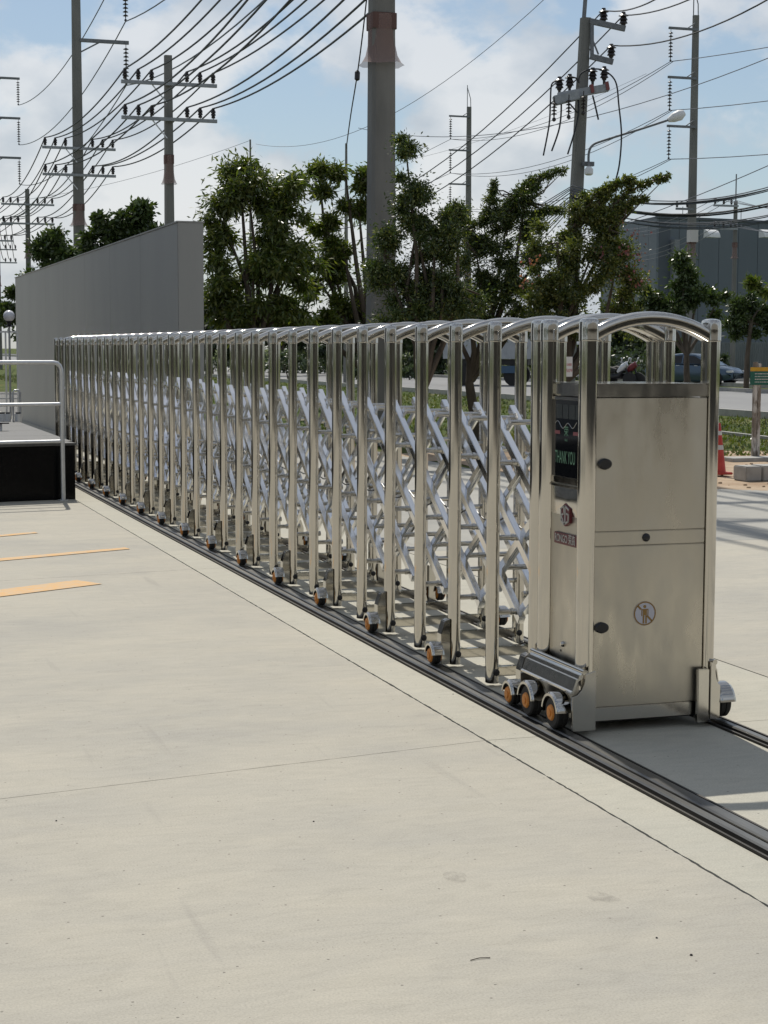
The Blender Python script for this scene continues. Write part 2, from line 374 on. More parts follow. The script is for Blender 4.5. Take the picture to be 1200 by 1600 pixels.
# yellow hatching painted on the slab
def mark(name, pts, label):
    me = bpy.data.meshes.new(name); me.from_pydata([(x, y, 0.004) for x, y in pts], [], [list(range(len(pts)))]); me.materials.append(YEL)
    o = struct(link(name, me)); o['label'] = label; return o
mark('yellow_marking', [(0.15, 10.29), (1.57, 11.134), (1.699, 10.903), (0.35, 10.13)], 'wide yellow painted stripe nearest the camera')
mark('yellow_marking', [(0.2, 12.02), (2.178, 12.87), (2.20, 12.76), (0.25, 11.86)], 'long thin yellow painted stripe')
mark('yellow_marking', [(0.2, 13.40), (1.66, 14.18), (1.68, 14.08), (0.25, 13.28)], 'short yellow painted stripe nearest the granite plinth')
# floor rails
def track(xc, w, label, rails):
    t = thing('gate_rail', label, 'gate rail', (xc, 6, 0), 'rails of the folding gate')
    x0, x1 = xc-w/2, xc+w/2
    m = MB(); m.box((x0, -12, -0.011), (x1, 32, -0.006)); m.build('trough', TROUGH, t)
    for a in (x0+0.001, x1-0.010): MB().box((a, -12, -0.006), (a+0.009, 32, 0.009)).build('edge_angle', TROUGH, t)
    for a, b, h in rails:
        m = MB(); pr = [(a, 0), (a, h-0.005), (a+0.006, h), (b-0.006, h), (b, h-0.005), (b, 0)]
        m.loft([[Vector((x, y, z-0.006)) for x, z in pr] for y in (-12, 32)]); m.build('rail_bar', RAILS, t)
    return t
track(2.710, 0.160, 'double dark steel floor rail under the left wheels, running to the right edge', [(2.662, 2.698, 0.022), (2.704, 2.756, 0.028)])
track(3.430, 0.100, 'single steel floor rail in a dark slot on the right of the gate cabinet', [(3.410, 3.446, 0.022)])

# ================================================================== GATE
XL, XR = 2.8357, 2.8357+0.5231; XC = (XL+XR)/2
P = 0.48372; YJ = [7.062-P+P*j for j in range(32)]
gate = thing('folding_gate', 'long stainless steel folding gate with arched tops ending in a motor cabinet, on floor rails', 'gate', (XC, 6.07, 0))
def prof(s=1.0, sgn=1, grow=0.0):
    p = [(0.0165, -0.0315), (0.018, -0.028), (0.018, 0.028), (0.0165, 0.0315)]
    p += [(0.012, 0.0352), (0.004, 0.0372), (-0.004, 0.0372)]
    for k in range(0, 9):
        a = math.pi/2+math.pi*k/8; p.append((-0.009+0.022*math.cos(a), 0.0345*math.sin(a)))
    p += [(-0.004, -0.0372), (0.004, -0.0372), (0.012, -0.0352)]
    return [((x*s+math.copysign(grow, x))*sgn, y*s+math.copysign(grow, y)) for x, y in p]
def ring(pr, z, k=1.0): return [Vector((x*k, y*k, z)) for x, y in pr]
def post_mesh(s, sgn, z0=0.018, z1=1.536):
    pr = prof(s, sgn); return MB().loft([ring(pr, z0), ring(pr, 0.6), ring(pr, 1.1), ring(pr, z1)]).build('post', POL, smooth=36, mesh_only=True)
def cap_mesh(s, sgn):
    pr = prof(s, sgn, 0.002)
    rg = [ring(pr, 1.532), ring(pr, 1.536, 1.015), ring(pr, 1.54), ring(pr, 1.575, 0.998), ring(pr, 1.603, 0.975), ring(pr, 1.611, 0.93), ring(pr, 1.617, 0.82), ring(pr, 1.6205, 0.55), ring(pr, 1.622, 0.15)]
    return MB().loft(rg).build('cap', POL2, smooth=32, mesh_only=True)
PM = {(s, g_): post_mesh(s, g_) for s in (1.0, 1.18) for g_ in (1, -1)}
CM = {(s, g_): cap_mesh(s, g_) for s in (1.0, 1.18) for g_ in (1, -1)}
plug = MB(); plug.lathe([(0.0155, 0), (0.0155, 0.004), (0.013, 0.006)], 14, Matrix.Rotation(math.pi/2, 4, 'X'))
plugm = plug.build('plug', PLASTIC, smooth=40, mesh_only=True)
def arch_mesh(s=1.0, z0=1.556, zc=1.622):
    m = MB(); n = 18; pts = []; x0, x1 = XL+0.012-XC, XR-0.012-XC
    c = x1; h = zc-z0; Rr = (c*c+h*h)/(2*h); rings = []
    for i in range(n+1):
        x = x0+(x1-x0)*i/n; z = zc-Rr+math.sqrt(Rr*Rr-x*x); a = math.asin(x/Rr)
        nrm = Vector((math.sin(a), 0, math.cos(a))); bn = Vector((0, 1, 0))
        rings.append([Vector((x, 0, z))+bn*(a_*s)+nrm*b_ for a_, b_ in ((-0.024, -0.026), (-0.029, -0.022), (-0.0305, 0.0), (-0.0295, 0.012), (-0.026, 0.020), (-0.018, 0.0245), (-0.006, 0.0262), (0.006, 0.0262), (0.018, 0.0245), (0.026, 0.020), (0.0295, 0.012), (0.0305, 0.0), (0.029, -0.022), (0.024, -0.026))])
    m.loft(rings); return m.build('arch', POL, smooth=42, mesh_only=True)
ARCH = arch_mesh(); ARCH2 = arch_mesh(1.15)
def frame(y, s, odd, cab=False):
    for x, sg in ((XL, 1), (XR, -1)):
        po = link('post', PM[(s, sg)], gate, (x, y, 0)); po.rotation_euler = (random.gauss(0, .0012), random.gauss(0, .0012), random.gauss(0, .022))
        link('cap', CM[(s, sg)], po)
        if not cab:
            q = link('plug', plugm, po); q.location = (0.004*sg, -0.037*s, 0.068)
    link('arch', ARCH2 if cab else ARCH, gate, (XC, y, 0))
# cross beam, short rods with collars
cb = MB().box((-0.243, -0.018, 0.045), (0.243, 0.018, 0.088)).build('cross_beam', POL, bevel=0.004, mesh_only=True)
BX = 0.118                                             # lattice planes measured from the post lines
def rod_mesh(x0, x1, collar):
    m = MB(); m.cyl((x0, 0, 0), (x1, 0, 0), 0.0125, 12)
    for c in collar: m.cyl((c-0.007, 0, 0), (c+0.007, 0, 0), 0.0165, 12)
    return m
rodL = rod_mesh(0.012, BX+0.050, [BX-0.028, BX+0.052]).build('rod', POL2, smooth=40, mesh_only=True)
rodR = rod_mesh(-BX-0.050, -0.012, [-BX-0.052, -BX+0.028]).build('rod', POL2, smooth=40, mesh_only=True)
rodT = rod_mesh(-0.5231/2+BX-0.03, 0.5231/2-BX+0.03, [-0.5231/2+BX-0.022, 0.5231/2-BX+0.022]).build('rod', POL2, smooth=40, mesh_only=True)
DZ = 0.3335; ZA = 0.333
def bar_mesh(y0, z0, y1, z1, w=0.031, h=0.042):
    m = MB(); m.beam((0, y0, z0), (0, y1, z1), w, h, (0, 0, 1)); return m
dyz = P/DZ
zlo, zhi = 0.298, 1.212
barA = bar_mesh((zlo-ZA)*dyz, zlo, (zhi-ZA)*dyz, zhi).build('scissor_bar', BAR, bevel=0.003, mesh_only=True)
barB = bar_mesh(-(zlo-ZA)*dyz, zlo, -(zhi-ZA)*dyz, zhi-0.03, 0.016, 0.032).build('scissor_bar', BAR, bevel=0.003, mesh_only=True)
for j, y in enumerate(YJ):
    frame(y, 1.0, j % 2)
    link('cross_beam', cb, gate, (XC, y, 0))
    for k in range(3):
        link('rod', rodL, gate, (XL, y, ZA+DZ*k)); link('rod', rodR, gate, (XR, y, ZA+DZ*k))
    if j < 31:
        link('rod', rodT, gate, (XC, y+P/2, ZA+DZ*2.5)); link('rod', rodT, gate, (XC, y+P/2, ZA+DZ*0.5))
    if j < 29:
        for x, sg in ((XL+BX, 1), (XR-BX, -1)):
            link('scissor_bar', barA, gate, (x, y, 0))
    if j >= 2:
        for x, sg in ((XL+BX, 1), (XR-BX, -1)):
            link('scissor_bar', barB, gate, (x+0.025*sg, y, 0))
# half bars where the lattice starts (at the cabinet) and ends
for x, sg in ((XL+BX, 1), (XR-BX, -1)):
    for e, yy, s_, off in ((0, YJ[0], 1, 0), (31, YJ[31], -1, 0)):
        for zz_ in (ZA+DZ, ZA+2*DZ):
            y_end = yy+s_*(zhi-zz_)*dyz; m = bar_mesh(yy-s_*0.02, zz_-0.02/dyz, y_end, zhi)
            o = m.build('scissor_bar', BAR, gate, bevel=0.003); o.location.x = x if s_ > 0 else x+0.025*sg
            y_end = yy+s_*(zz_-zlo)*dyz; m = bar_mesh(yy-s_*0.02, zz_+0.02/dyz, y_end, zlo)
            o = m.build('scissor_bar', BAR, gate, bevel=0.003); o.location.x = x+0.025*sg if s_ > 0 else x
# wheels: bracket, tyre, hub, fender
def wheel_set(R, w, hubr):
    rx = Matrix.Rotation(math.pi/2, 4, 'Y')
    ty = MB(); ty.lathe([(hubr*0.9, -w/2), (R*0.9, -w/2), (R, -w/2+0.006), (R, -0.004), (R-0.004, 0), (R, 0.004), (R, w/2-0.006), (R*0.9, w/2), (hubr*0.9, w/2)], 28, rx)
    hb = MB(); hb.lathe([(hubr*0.2, w/2+0.012), (hubr*0.45, w/2+0.012), (hubr*0.5, w/2+0.008), (hubr*0.85, w/2+0.008), (hubr, w/2+0.002), (hubr, -w/2-0.002), (hubr*0.85, -w/2-0.008), (hubr*0.5, -w/2-0.008), (hubr*0.45, -w/2-0.012), (hubr*0.2, -w/2-0.012)], 22, rx)
    fe = MB(); n = 14; a0, a1 = math.radians(8), math.radians(172)
    for rr_, xw in ((R+0.016, w/2+0.010),):
        outer = []; 
        for i in range(n+1):
            a = a0+(a1-a0)*i/n; c, s_ = math.cos(a), math.sin(a)
            sec = [(-xw, rr_-0.012), (-xw, rr_-0.002), (-xw+0.006, rr_+0.001), (-xw+0.010, rr_+0.004), (xw-0.010, rr_+0.004), (xw-0.006, rr_+0.001), (xw, rr_-0.002), (xw, rr_-0.012), (xw-0.003, rr_-0.012), (xw-0.004, rr_-0.001), (-xw+0.004, rr_-0.001), (-xw+0.003, rr_-0.012)]
            outer.append([Vector((x, c*r_, s_*r_)) for x, r_ in sec])
        fe.loft(outer)
    return (ty.build('tyre', RUBBER, smooth=35, mesh_only=True), hb.build('hub', HUB, smooth=35, mesh_only=True), fe.build('fender', POL2, smooth=35, mesh_only=True))
WS = wheel_set(0.043, 0.040, 0.034); WB = wheel_set(0.062, 0.050, 0.032)
def wheel(x, y, z, W):
    w_ = link('wheel', W[0], gate, (x, y, z)); link('hub', W[1], w_); link('fender', W[2], w_); return w_
def bracket(sg):
    m = MB(); pr = [(0.0, 0.02), (-0.045, 0.02), (-0.045, 0.165), (-0.026, 0.225), (0.0, 0.235)]
    m.loft([[Vector((x*sg, y, z)) for x, z in pr] for y in (-0.030, 0.030)])
    return m.build('wheel_bracket', POL2, bevel=0.003, mesh_only=True)
BR = {1: bracket(1), -1: bracket(-1)}
RT = 0.023
for j, y in enumerate(YJ):
    if j % 2 == 0:
        for x, sg in ((XL, 1), (XR, -1)):
            link('wheel_bracket', BR[sg], gate, (x-sg*0.031, y+0.004, 0))
            wheel(x-sg*0.104, y-0.01, RT+0.043, WS)
# ---------------------------------------------------------------- drive cabinet
YF, YB = 6.093, 6.472
for y in (YF, YB): frame(y, 1.18, 0, True)
CX0, CX1 = 2.852, 3.340; FY = 6.063; BY = 6.50
m = MB(); m.box((CX0-0.016, FY+0.012, 0.055), (CX1+0.004, BY-0.012, 1.312)); body = m.build('cabinet_body', BRUSH, gate)
m = MB(); m.box((CX0-0.020, FY+0.001, 1.316), (CX1+0.010, BY, 1.368)); m.build('cabinet_lid', SHEET, gate, bevel=0.006, smooth=30)
def front(name, z0, z1, mat, bev=0.003, y=FY, x0=CX0+0.0015, x1=CX1-0.004): 
    return MB().box((x0, y, z0), (x1, y+0.014, z1)).build(name, mat, gate, bevel=bev, smooth=30)
d1 = front('door', 0.7955, 1.3125, BRUSH); d1['label'] = 'upper door'
front('door_rail', 0.7385, 0.7925, BRUSH)
d2 = front('door', 0.1025, 0.7350, BRUSH); d2['label'] = 'lower door with the round sticker'
front('kick_panel', 0.046, 0.0990, SHEET)
def latch(parent, x, z):
    m = MB(); pts = []
    for k in range(20):
        a = 2*math.pi*k/20; rx_, rz_ = 0.030, 0.022; pts.append((x+rx_*math.copysign(abs(math.cos(a))**1.25, math.cos(a)), z+rz_*math.copysign(abs(math.sin(a))**0.9, math.sin(a))))
    r0 = [Vector((a, FY-0.0, b)) for a, b in pts]; r1 = [Vector((a, FY-0.008, b)) for a, b in pts]
    r2 = [Vector((x+(a-x)*0.8, FY-0.014, z+(b-z)*0.8)) for a, b in pts]
    m.loft([r0, r1, r2]); m.build('latch', PLASTIC, parent, smooth=35)
latch(d1, 2.893, 1.058); latch(d2, 2.890, 0.417)
m = MB(); m.lathe([(0.0165, 0), (0.0165, 0.003), (0.013, 0.008), (0.006, 0.010)], 20, Matrix.Translation((3.078, FY, 0.766)) @ Matrix.Rotation(math.pi/2, 4, 'X'))
m.build('lock', PLASTIC, gate, smooth=40)
# round no-entry sticker
GOLD = MatB('sticker_gold', 0.5, 0.2, (0.28, 0.17, 0.055)).m; STW = MatB('sticker_white', 0.45, 0, (0.50, 0.50, 0.56)).m
sx, sz, sr = 3.078, 0.465, 0.049; yS = FY-0.001
def disc(r, y, mat, name, n=40, r0=0):
    m = MB()
    if r0: 
        vs = [(sx+rr*math.cos(2*math.pi*k/n), y, sz+rr*math.sin(2*math.pi*k/n)) for rr in (r0, r) for k in range(n)]
        m.add(vs, [(k, (k+1) % n, n+(k+1) % n, n+k) for k in range(n)])
    else: m.add([(sx+r*math.cos(2*math.pi*k/n), y, sz+r*math.sin(2*math.pi*k/n)) for k in range(n)], [tuple(range(n))])
    return m
disc(sr, yS, STW, 's').build('sticker', STW, d2)
m = disc(sr-0.001, yS-0.0006, GOLD, 'r', r0=sr-0.0065)
def bx2(m, x0, z0, x1, z1): m.add([(sx+x0, yS-0.0006, sz+z0), (sx+x1, yS-0.0006, sz+z0), (sx+x1, yS-0.0006, sz+z1), (sx+x0, yS-0.0006, sz+z1)], [(0, 1, 2, 3)])
m.add([(sx+0.0065*math.cos(k*0.5236)-0.001, yS-0.0006, sz+0.0275+0.0065*math.sin(k*0.5236)) for k in range(12)], [tuple(range(12))])
bx2(m, -0.009, -0.007, 0.009, 0.018); bx2(m, -0.0155, 0.013, -0.0095, 0.018); bx2(m, 0.0095, 0.013, 0.0155, 0.018)
bx2(m, -0.0155, -0.010, -0.0115, 0.0128); bx2(m, 0.0115, -0.010, 0.0155, 0.0128); bx2(m, -0.009, -0.040, -0.002, -0.0072); bx2(m, 0.002, -0.040, 0.009, -0.0072)
for (xa, za, xb, zb) in ((-0.031, 0.031, -0.017, 0.017), (0.010, -0.010, 0.031, -0.031)):
    t_ = 0.0028; m.add([(sx+xa-t_, yS-0.0006, sz+za-t_), (sx+xa+t_, yS-0.0006, sz+za+t_), (sx+xb+t_, yS-0.0006, sz+zb+t_), (sx+xb-t_, yS-0.0006, sz+zb-t_)], [(0, 1, 2, 3)])
m.build('sticker_print', GOLD, d2)
# side panel with display, scoop, badge
SX = XL-0.004
SY0, SY1 = 6.140, 6.425
m = MB(); m.box((SX, SY0, 0.262), (SX+0.02, SY1, 0.928)); side = m.build('side_panel', BRUSH, gate, bevel=0.002)
# polished scoop below the screen
m = MB(); rings = []
for i in range(13):
    t = i/12; z = 0.955-0.115*t; dpt = 0.016*math.sin(math.pi*t)
    rings.append((z, dpt))
vs = []; fs = []; ny = 14
for z, dpt in rings:
    for k in range(ny+1):
        u = k/ny; vs.append((SX-0.0012+dpt*math.sin(math.pi*u)**0.6*-1*0.5, SY0+0.002+(SY1-SY0-0.004)*u, z))
for i in range(12):
    for k in range(ny): a = i*(ny+1)+k; fs.append((a, a+1, a+ny+2, a+ny+1))
m.add(vs, fs); m.build('scoop', SHEET, gate, smooth=60)
MB().box((SX-0.010, SY0, 0.952), (SX+0.012, SY1, 0.962)).build('screen_ledge', POL2, gate, bevel=0.002)
for a, b in ((0.966, 0.992), (1.300, 1.312)): MB().box((SX-0.004, SY0, a), (SX+0.012, SY1, b)).build('screen_frame', POL2, gate, bevel=0.002)
scr = MB().box((SX-0.001, SY0+0.001, 0.993), (SX+0.012, SY1-0.001, 1.299)).build('display_screen', GLASSD, gate)
LEDG = MatB('led_green', 0.5, 0, (0.09, 0.20, 0.13)); LEDG.b.inputs['Emission Color'].default_value = (0.12, 0.45, 0.22, 1); LEDG.b.inputs['Emission Strength'].default_value = 0.03; LEDG = LEDG.m
LEDR = MatB('led_red', 0.5, 0, (0.20, 0.05, 0.06)).m; PANEL = MatB('screen_panel', 0.25, 0, (0.035, 0.042, 0.045)).m; SILV = MatB('silver_print', 0.35, 0.6, (0.45, 0.46, 0.46)).m; REDB = MatB('badge_red', 0.35, 0, (0.11, 0.012, 0.02)).m
Mside = Matrix(((0, 0, -1, 0), (-1, 0, 0, 0), (0, 1, 0, 0), (0, 0, 0, 1)))      # text plane facing -X, reading from far to near
def side_text(body, size, y, z, x, mat, parent, name='lettering', depth=0.0, sq=1.0):
    me = text_mesh(body, size, depth); me.transform(Matrix.Translation((x, y, z)) @ Mside @ Matrix.Diagonal((sq, 1, 1, 1))); me.materials.clear(); me.materials.append(mat)
    return link(name, me, parent)
xs = SX-0.0022
side_text('THANK YOU', 0.072, 6.292, 1.068, xs, LEDG, scr, sq=0.46)
side_text('\u8363', 0.045, 6.283, 1.172, xs, LEDG, scr, 'emblem'); side_text('R&G', 0.014, 6.283, 1.140, xs, LEDG, scr, 'emblem')
for k in range(4): 
    yc_ = 6.375-0.062*k-0.02; MB().box((SX-0.0020, yc_-0.028, 1.225), (SX-0.0005, yc_+0.028, 1.282)).build('screen_panel', PANEL, scr)
for yc_, sg in ((6.365, 1), (6.195, -1)):
    m = MB(); pr = [(yc_-0.022, 1.162), (yc_+0.022, 1.162), (yc_+0.022, 1.176), (yc_-0.022, 1.176)]
    m.add([(xs, a, b) for a, b in pr], [(0, 1, 2, 3)]); m.add([(xs, yc_-0.030*1 if sg < 0 else yc_+0.030, 1.169), (xs, yc_-0.0222*1 if sg < 0 else yc_+0.0222, 1.182), (xs, yc_-0.0222 if sg < 0 else yc_+0.0222, 1.156)], [(0, 1, 2)]); m.build('arrow', LEDR, scr)
# red curved outline on the screen
m = MB(); m.tube([(xs, 6.39-0.0115*k, 1.195+0.012*math.sin(k*0.75)+0.010*abs(k-9)/9) for k in range(19)], 0.0010, 4); m.build('screen_line', SILV, scr)
# hexagonal RG badge
yb, zb_ = 6.262, 0.845
hexp = [(0, 0.046), (0.042, 0.026), (0.042, -0.030), (0, -0.048), (-0.042, -0.030), (-0.042, 0.026)]
m = MB(); m.loft([[Vector((x, yb+a, zb_+b)) for a, b in hexp] for x in (SX, SX-0.012)]); bd = m.build('badge', REDB, gate, bevel=0.001)
def strokes(m, segs, w, x):
    for (a0_, b0_, a1_, b1_) in segs:
        d = Vector((a1_-a0_, b1_-b0_)).normalized(); nn = Vector((-d.y, d.x))*w/2; e = d*w*0.35
        q = [(a0_-e.x+nn.x, b0_-e.y+nn.y), (a1_+e.x+nn.x, b1_+e.y+nn.y), (a1_+e.x-nn.x, b1_+e.y-nn.y), (a0_-e.x-nn.x, b0_-e.y-nn.y)]
        m.loft([[Vector((xx, yb-a, zb_+b)) for a, b in q] for xx in (SX-0.012, x)])
m = MB()
strokes(m, [(-0.036, 0.022, -0.006, 0.034), (-0.006, 0.034, -0.006, 0.004), (-0.006, 0.004, -0.030, -0.004), (-0.030, -0.006, -0.008, -0.034), (-0.036, 0.020, -0.036, -0.024), (-0.036, -0.026, -0.008, -0.040)], 0.007, SX-0.0155)
strokes(m, [(0.036, 0.022, 0.006, 0.034), (0.006, 0.034, 0.006, -0.036), (0.006, -0.036, 0.036, -0.024), (0.036, -0.024, 0.036, 0.002), (0.036, 0.002, 0.018, 0.004)], 0.007, SX-0.0155)
m.build('badge_letters', SILV, bd)
pl = MB().box((SX-0.010, 6.152, 0.722), (SX, 6.372, 0.768)).build('name_plate', REDB, gate, bevel=0.002)
side_text('RONGO \u8363\u9ad8', 0.044, 6.262, 0.745, SX-0.0115, SILV, pl, sq=0.74, depth=0.0008)
m = MB(); m.lathe([(0.012, 0), (0.012, 0.003), (0.007, 0.012)], 14, Matrix.Translation((SX, 6.290, 0.318)) @ Matrix.Rotation(-math.pi/2, 4, 'Y')); m.build('key_lock', POL2, gate, smooth=40)
m = MB(); m.lathe([(0.005, 0), (0.005, 0.002)], 10, Matrix.Translation((SX, 6.312, 0.288)) @ Matrix.Rotation(-math.pi/2, 4, 'Y')); m.build('key_lock', PLASTIC, gate)
# wheel shrouds on both sides of the cabinet
for sg, x_, k_, yq, wv in ((1, XL, 1.0, 5.985, 0.112), (-1, XR, 0.44, 6.030, 0.078)):
    def X(v): return x_-sg*v*k_
    pr = [(0.0, 0.03), (0.098, 0.03), (0.100, 0.165)] + [(0.100-0.055*math.sin(t*math.pi/2), 0.165+0.085*(1-math.cos(t*math.pi/2))) for t in (0.25, 0.5, 0.75, 1.0)] + [(0.0, 0.262)]
    for y0_, y1_ in ((yq, yq+0.012), (6.500, 6.512)):
        MB().loft([[Vector((X(a), y, z)) for a, z in pr] for y in (y0_, y1_)]).build('shroud_plate', SHEET, gate, bevel=0.0015, smooth=30)
    pr2 = [(0.030, 0.262), (0.052, 0.258), (0.060, 0.246), (0.066, 0.246), (0.070, 0.232), (0.078, 0.230), (0.094, 0.186), (0.100, 0.182), (0.100, 0.176), (0.090, 0.176), (0.070, 0.222), (0.030, 0.245)]
    MB().loft([[Vector((X(a), y, z)) for a, z in pr2] for y in (yq+0.013, 6.499)]).build('shroud_hood', SHEET, gate, smooth=25)
    MB().cyl((X(0.046), yq+0.005, 0.258), (X(0.046), 6.505, 0.258), 0.011, 12).build('shroud_trim', POL2, gate, smooth=40)
    MB().box((min(X(0.03), X(0.04)), yq+0.015, 0.05), (max(X(0.03), X(0.04)), 6.497, 0.243)).build('shroud_back', BRUSH, gate)
    wheel(x_-sg*wv, 6.100, RT+0.062, WB); wheel(x_-sg*wv, 6.350, RT+0.062, WB)
for xa, xb in ((2.790, 2.838), (3.300, 3.350)):
    MB().box((xa, 6.026, 0.02), (xb, 6.046, 0.235)).build('foot_cover', SHEET, gate, bevel=0.003, smooth=30)
# underside: dark chassis
MB().box((CX0+0.01, FY+0.03, 0.035), (CX1-0.01, BY-0.03, 0.054)).build('chassis', PLASTIC, gate)
# drooping cable along the lattice
for j in range(0, 31):
    y = YJ[j]; pts = [(XL+0.27, y+P*t, 0.72-0.06*math.sin(math.pi*t)) for t in [i/6 for i in range(7)]]
    MB().tube(pts, 0.004, 5).build('cable', PLASTIC, gate, smooth=60)
# ================================================================== WALL, PLINTH, HANDRAIL
wall = tag(MB().box((4.05, 20.0, -0.02), (4.34, 37.2, 2.96)).build('boundary_wall_core', WALLM), 'tall pale grey panelled wall behind the far end of the folding gate', 'wall')
wall.name = 'panel_wall'
yy = 20.004; k = 0
while yy < 37.1:
    y2 = min(yy+2.44, 37.196)
    MB().box((4.042, yy+0.003, 0.0), (4.052, y2-0.003, 2.955)).build('wall_panel', WALLM, wall, bevel=0.0015)
    yy = y2
MB().box((4.045, 19.990, 0.0), (4.345, 20.002, 2.955)).build('end_panel', WALLM, wall, bevel=0.002)
MB().box((4.03, 19.985, 2.958), (4.36, 37.21, 2.975)).build('coping', WALLM, wall)
def rotd(x, y, o, a=0.17): return (o[0]+x*math.cos(math.atan(a))-y*math.sin(math.atan(a)), o[1]+x*math.sin(math.atan(a))+y*math.cos(math.atan(a)))
PO = (2.425, 17.19)
plinth = thing('granite_plinth', 'low black granite plinth with grey stone top behind the handrail', 'plinth', (0.5, 17.3, 0))
def pprism(poly, z0, z1, name, mat, parent, **k): return MB().prism([rotd(x, y, PO) for x, y in poly], z0, z1).build(name, mat, parent, **k)
# front made of polished slabs, coping of grey stones round a dark basin
for i in range(7):
    pprism([(-0.9*(i+1)+0.002, 0.0), (-0.9*i-0.002, 0.0), (-0.9*i-0.002, 0.03), (-0.9*(i+1)+0.002, 0.03)], 0.0, 0.535, 'granite_slab', GRAN, plinth, bevel=0.002)
MB().prism([(PO[0]-0.002, PO[1]+0.03), (PO[0]-0.002, 27.0), (-5.2, 27.0), (-5.2, 16.0)], 0.0, 0.40, ).build('plinth_core', GRANG, plinth)
for i in range(8):
    MB().box((PO[0]-0.03, PO[1]+0.045+1.2*i, 0.0), (PO[0], PO[1]+0.045+1.2*(i+1)-0.004, 0.535)).build('granite_slab', GRAN, plinth, bevel=0.002)
ry = PO[1]
for i in range(8):
    MB().box((1.75, ry+0.32+1.2*i, 0.40), (PO[0]+0.015, ry+0.32+1.2*(i+1)-0.004, 0.562)).build('coping_stone', GRANG, plinth, bevel=0.004)
for i in range(7):
    pprism([(-0.9*(i+1)+0.002, -0.015), (-0.9*i-0.002+(0.015 if i == 0 else 0), -0.015), (-0.9*i-0.002+(0.015 if i == 0 else 0), 0.30), (-0.9*(i+1)+0.002, 0.30)], 0.537, 0.562, 'coping_stone', GRANG, plinth, bevel=0.003)
MB().box((-4.6, 18.4, 0.40), (1.745, 26.9, 0.46)).build('basin_floor', MATS['black_granite'], plinth)
hr = thing('handrail', 'stainless handrail with three rails and one rounded end post before the plinth', 'handrail', (2.29, 17.06, 0))
he = Vector((2.285, 17.06, 0)); hd = Vector((-math.cos(0.168), -math.sin(0.168), 0))
def hp(t, z): return he+hd*t+Vector((0, 0, z))
MB().tube([hp(0, 0.0), hp(0, 1.25), hp(0.004, 1.29), hp(0.018, 1.325), hp(0.045, 1.350), hp(0.085, 1.357), hp(5, 1.357)], 0.022, 12).build('top_rail', GALV, hr, smooth=50)
for z in (0.95, 0.585): MB().tube([hp(0.01, z), hp(5, z)], 0.018, 12).build('rail', GALV, hr, smooth=50)
MB().cyl(hp(0, 0.0), hp(0, 0.012), 0.05, 20).build('flange', GALV, hr, smooth=40)
MB().tube([hp(2.2, 0.0), hp(2.2, 1.34)], 0.02, 12).build('post', GALV, hr, smooth=50)
# globe lamp and white fence by the left edge
lp = at(17, 660, 24); lb = Vector((lp.x, lp.y, 0))
zc = at(16, 494, 24).z
lamp = thing('globe_lamp', 'white globe lamp on a slim post at the left edge beside the wall', 'lamp', lb)
GL = MatB('opal_glass', 0.25, 0, (0.72, 0.72, 0.76)).m
MB().lathe([(0.02, zc-0.078)]+[(0.079*math.sin(a), zc-0.079*math.cos(a)) for a in [math.pi*k/12 for k in range(2, 12)]]+[(0.004, zc+0.079)], 24, Matrix.Translation((lb.x, lb.y, 0))).build('globe', GL, lamp, smooth=70)
MB().lathe([(0.05, zc-0.15), (0.05, zc-0.135), (0.028, zc-0.12), (0.028, zc-0.095), (0.042, zc-0.085), (0.042, zc-0.070)], 16, Matrix.Translation((lb.x, lb.y, 0))).build('lamp_base', PLASTIC, lamp, smooth=40)
MB().cyl((lb.x, lb.y, 0.4), (lb.x, lb.y, zc-0.15), 0.016, 8).build('post', GALV, lamp, bevel=0.004)
fn = thing('picket_fence', 'thin white metal fence posts with a top bar left of the wall', 'fence', at(-10, 640, 25).xy.to_3d())
f0 = at(-120, 600, 25); f1 = at(28, 600, 25.6)
for z in (at(0, 518, 25).z, 0.75): MB().beam((f0.x, f0.y, z), (f1.x, f1.y, z), 0.03, 0.025).build('cross_bar', WHITE, fn)
for k in range(9):
    q = Vector((f0.x, f0.y, 0)).lerp(Vector((f1.x, f1.y, 0)), k/8)
    MB().box((q.x-0.012, q.y-0.012, 0.4), (q.x+0.012, q.y+0.012, at(0, 518, 25).z-0.01)).build('picket', WHITE, fn)
# chrome pipe loops and drum of the pump set standing on the plinth
pu = thing('pump_set', 'small white and chrome pump with pipes standing on the plinth', 'pump', (at(15, 640, 22).x, at(15, 640, 22).y, 0.56))
for k, px in enumerate((3, 12, 28)):
    c = at(px, 640, 22); r_ = (0.055, 0.04, 0.045)[k]
    MB().cyl((c.x, c.y, 0.50), (c.x, c.y, 0.66), r_, 16).build('drum', WHITE, pu, smooth=40)
    MB().cyl((c.x, c.y, 0.66), (c.x, c.y, 0.68), r_*0.7, 16).build('cap', PLASTIC, pu, smooth=40)
q = at(24, 620, 22)
MB().tube([(q.x-0.03, q.y, 0.55), (q.x-0.03, q.y, 0.93), (q.x-0.01, q.y, 0.96), (q.x+0.04, q.y, 0.96), (q.x+0.06, q.y, 0.93), (q.x+0.06, q.y, 0.6)], 0.012, 8).build('pipe', GALV, pu, smooth=50)
tb = thing('floodlight', 'small flat black floodlight on a white foot on the plinth edge', 'floodlight', (at(4, 672, 19.5).x, at(4, 672, 19.5).y, 0.56))
c = at(4, 661, 19.5); MB().box((c.x-0.09, c.y-0.05, c.z-0.008), (c.x+0.07, c.y+0.05, c.z+0.006)).build('lamp_head', PLASTIC, tb, bevel=0.003)
MB().cyl((c.x-0.02, c.y, 0.56), (c.x-0.02, c.y, c.z-0.008), 0.015, 10).build('foot', WHITE, tb)

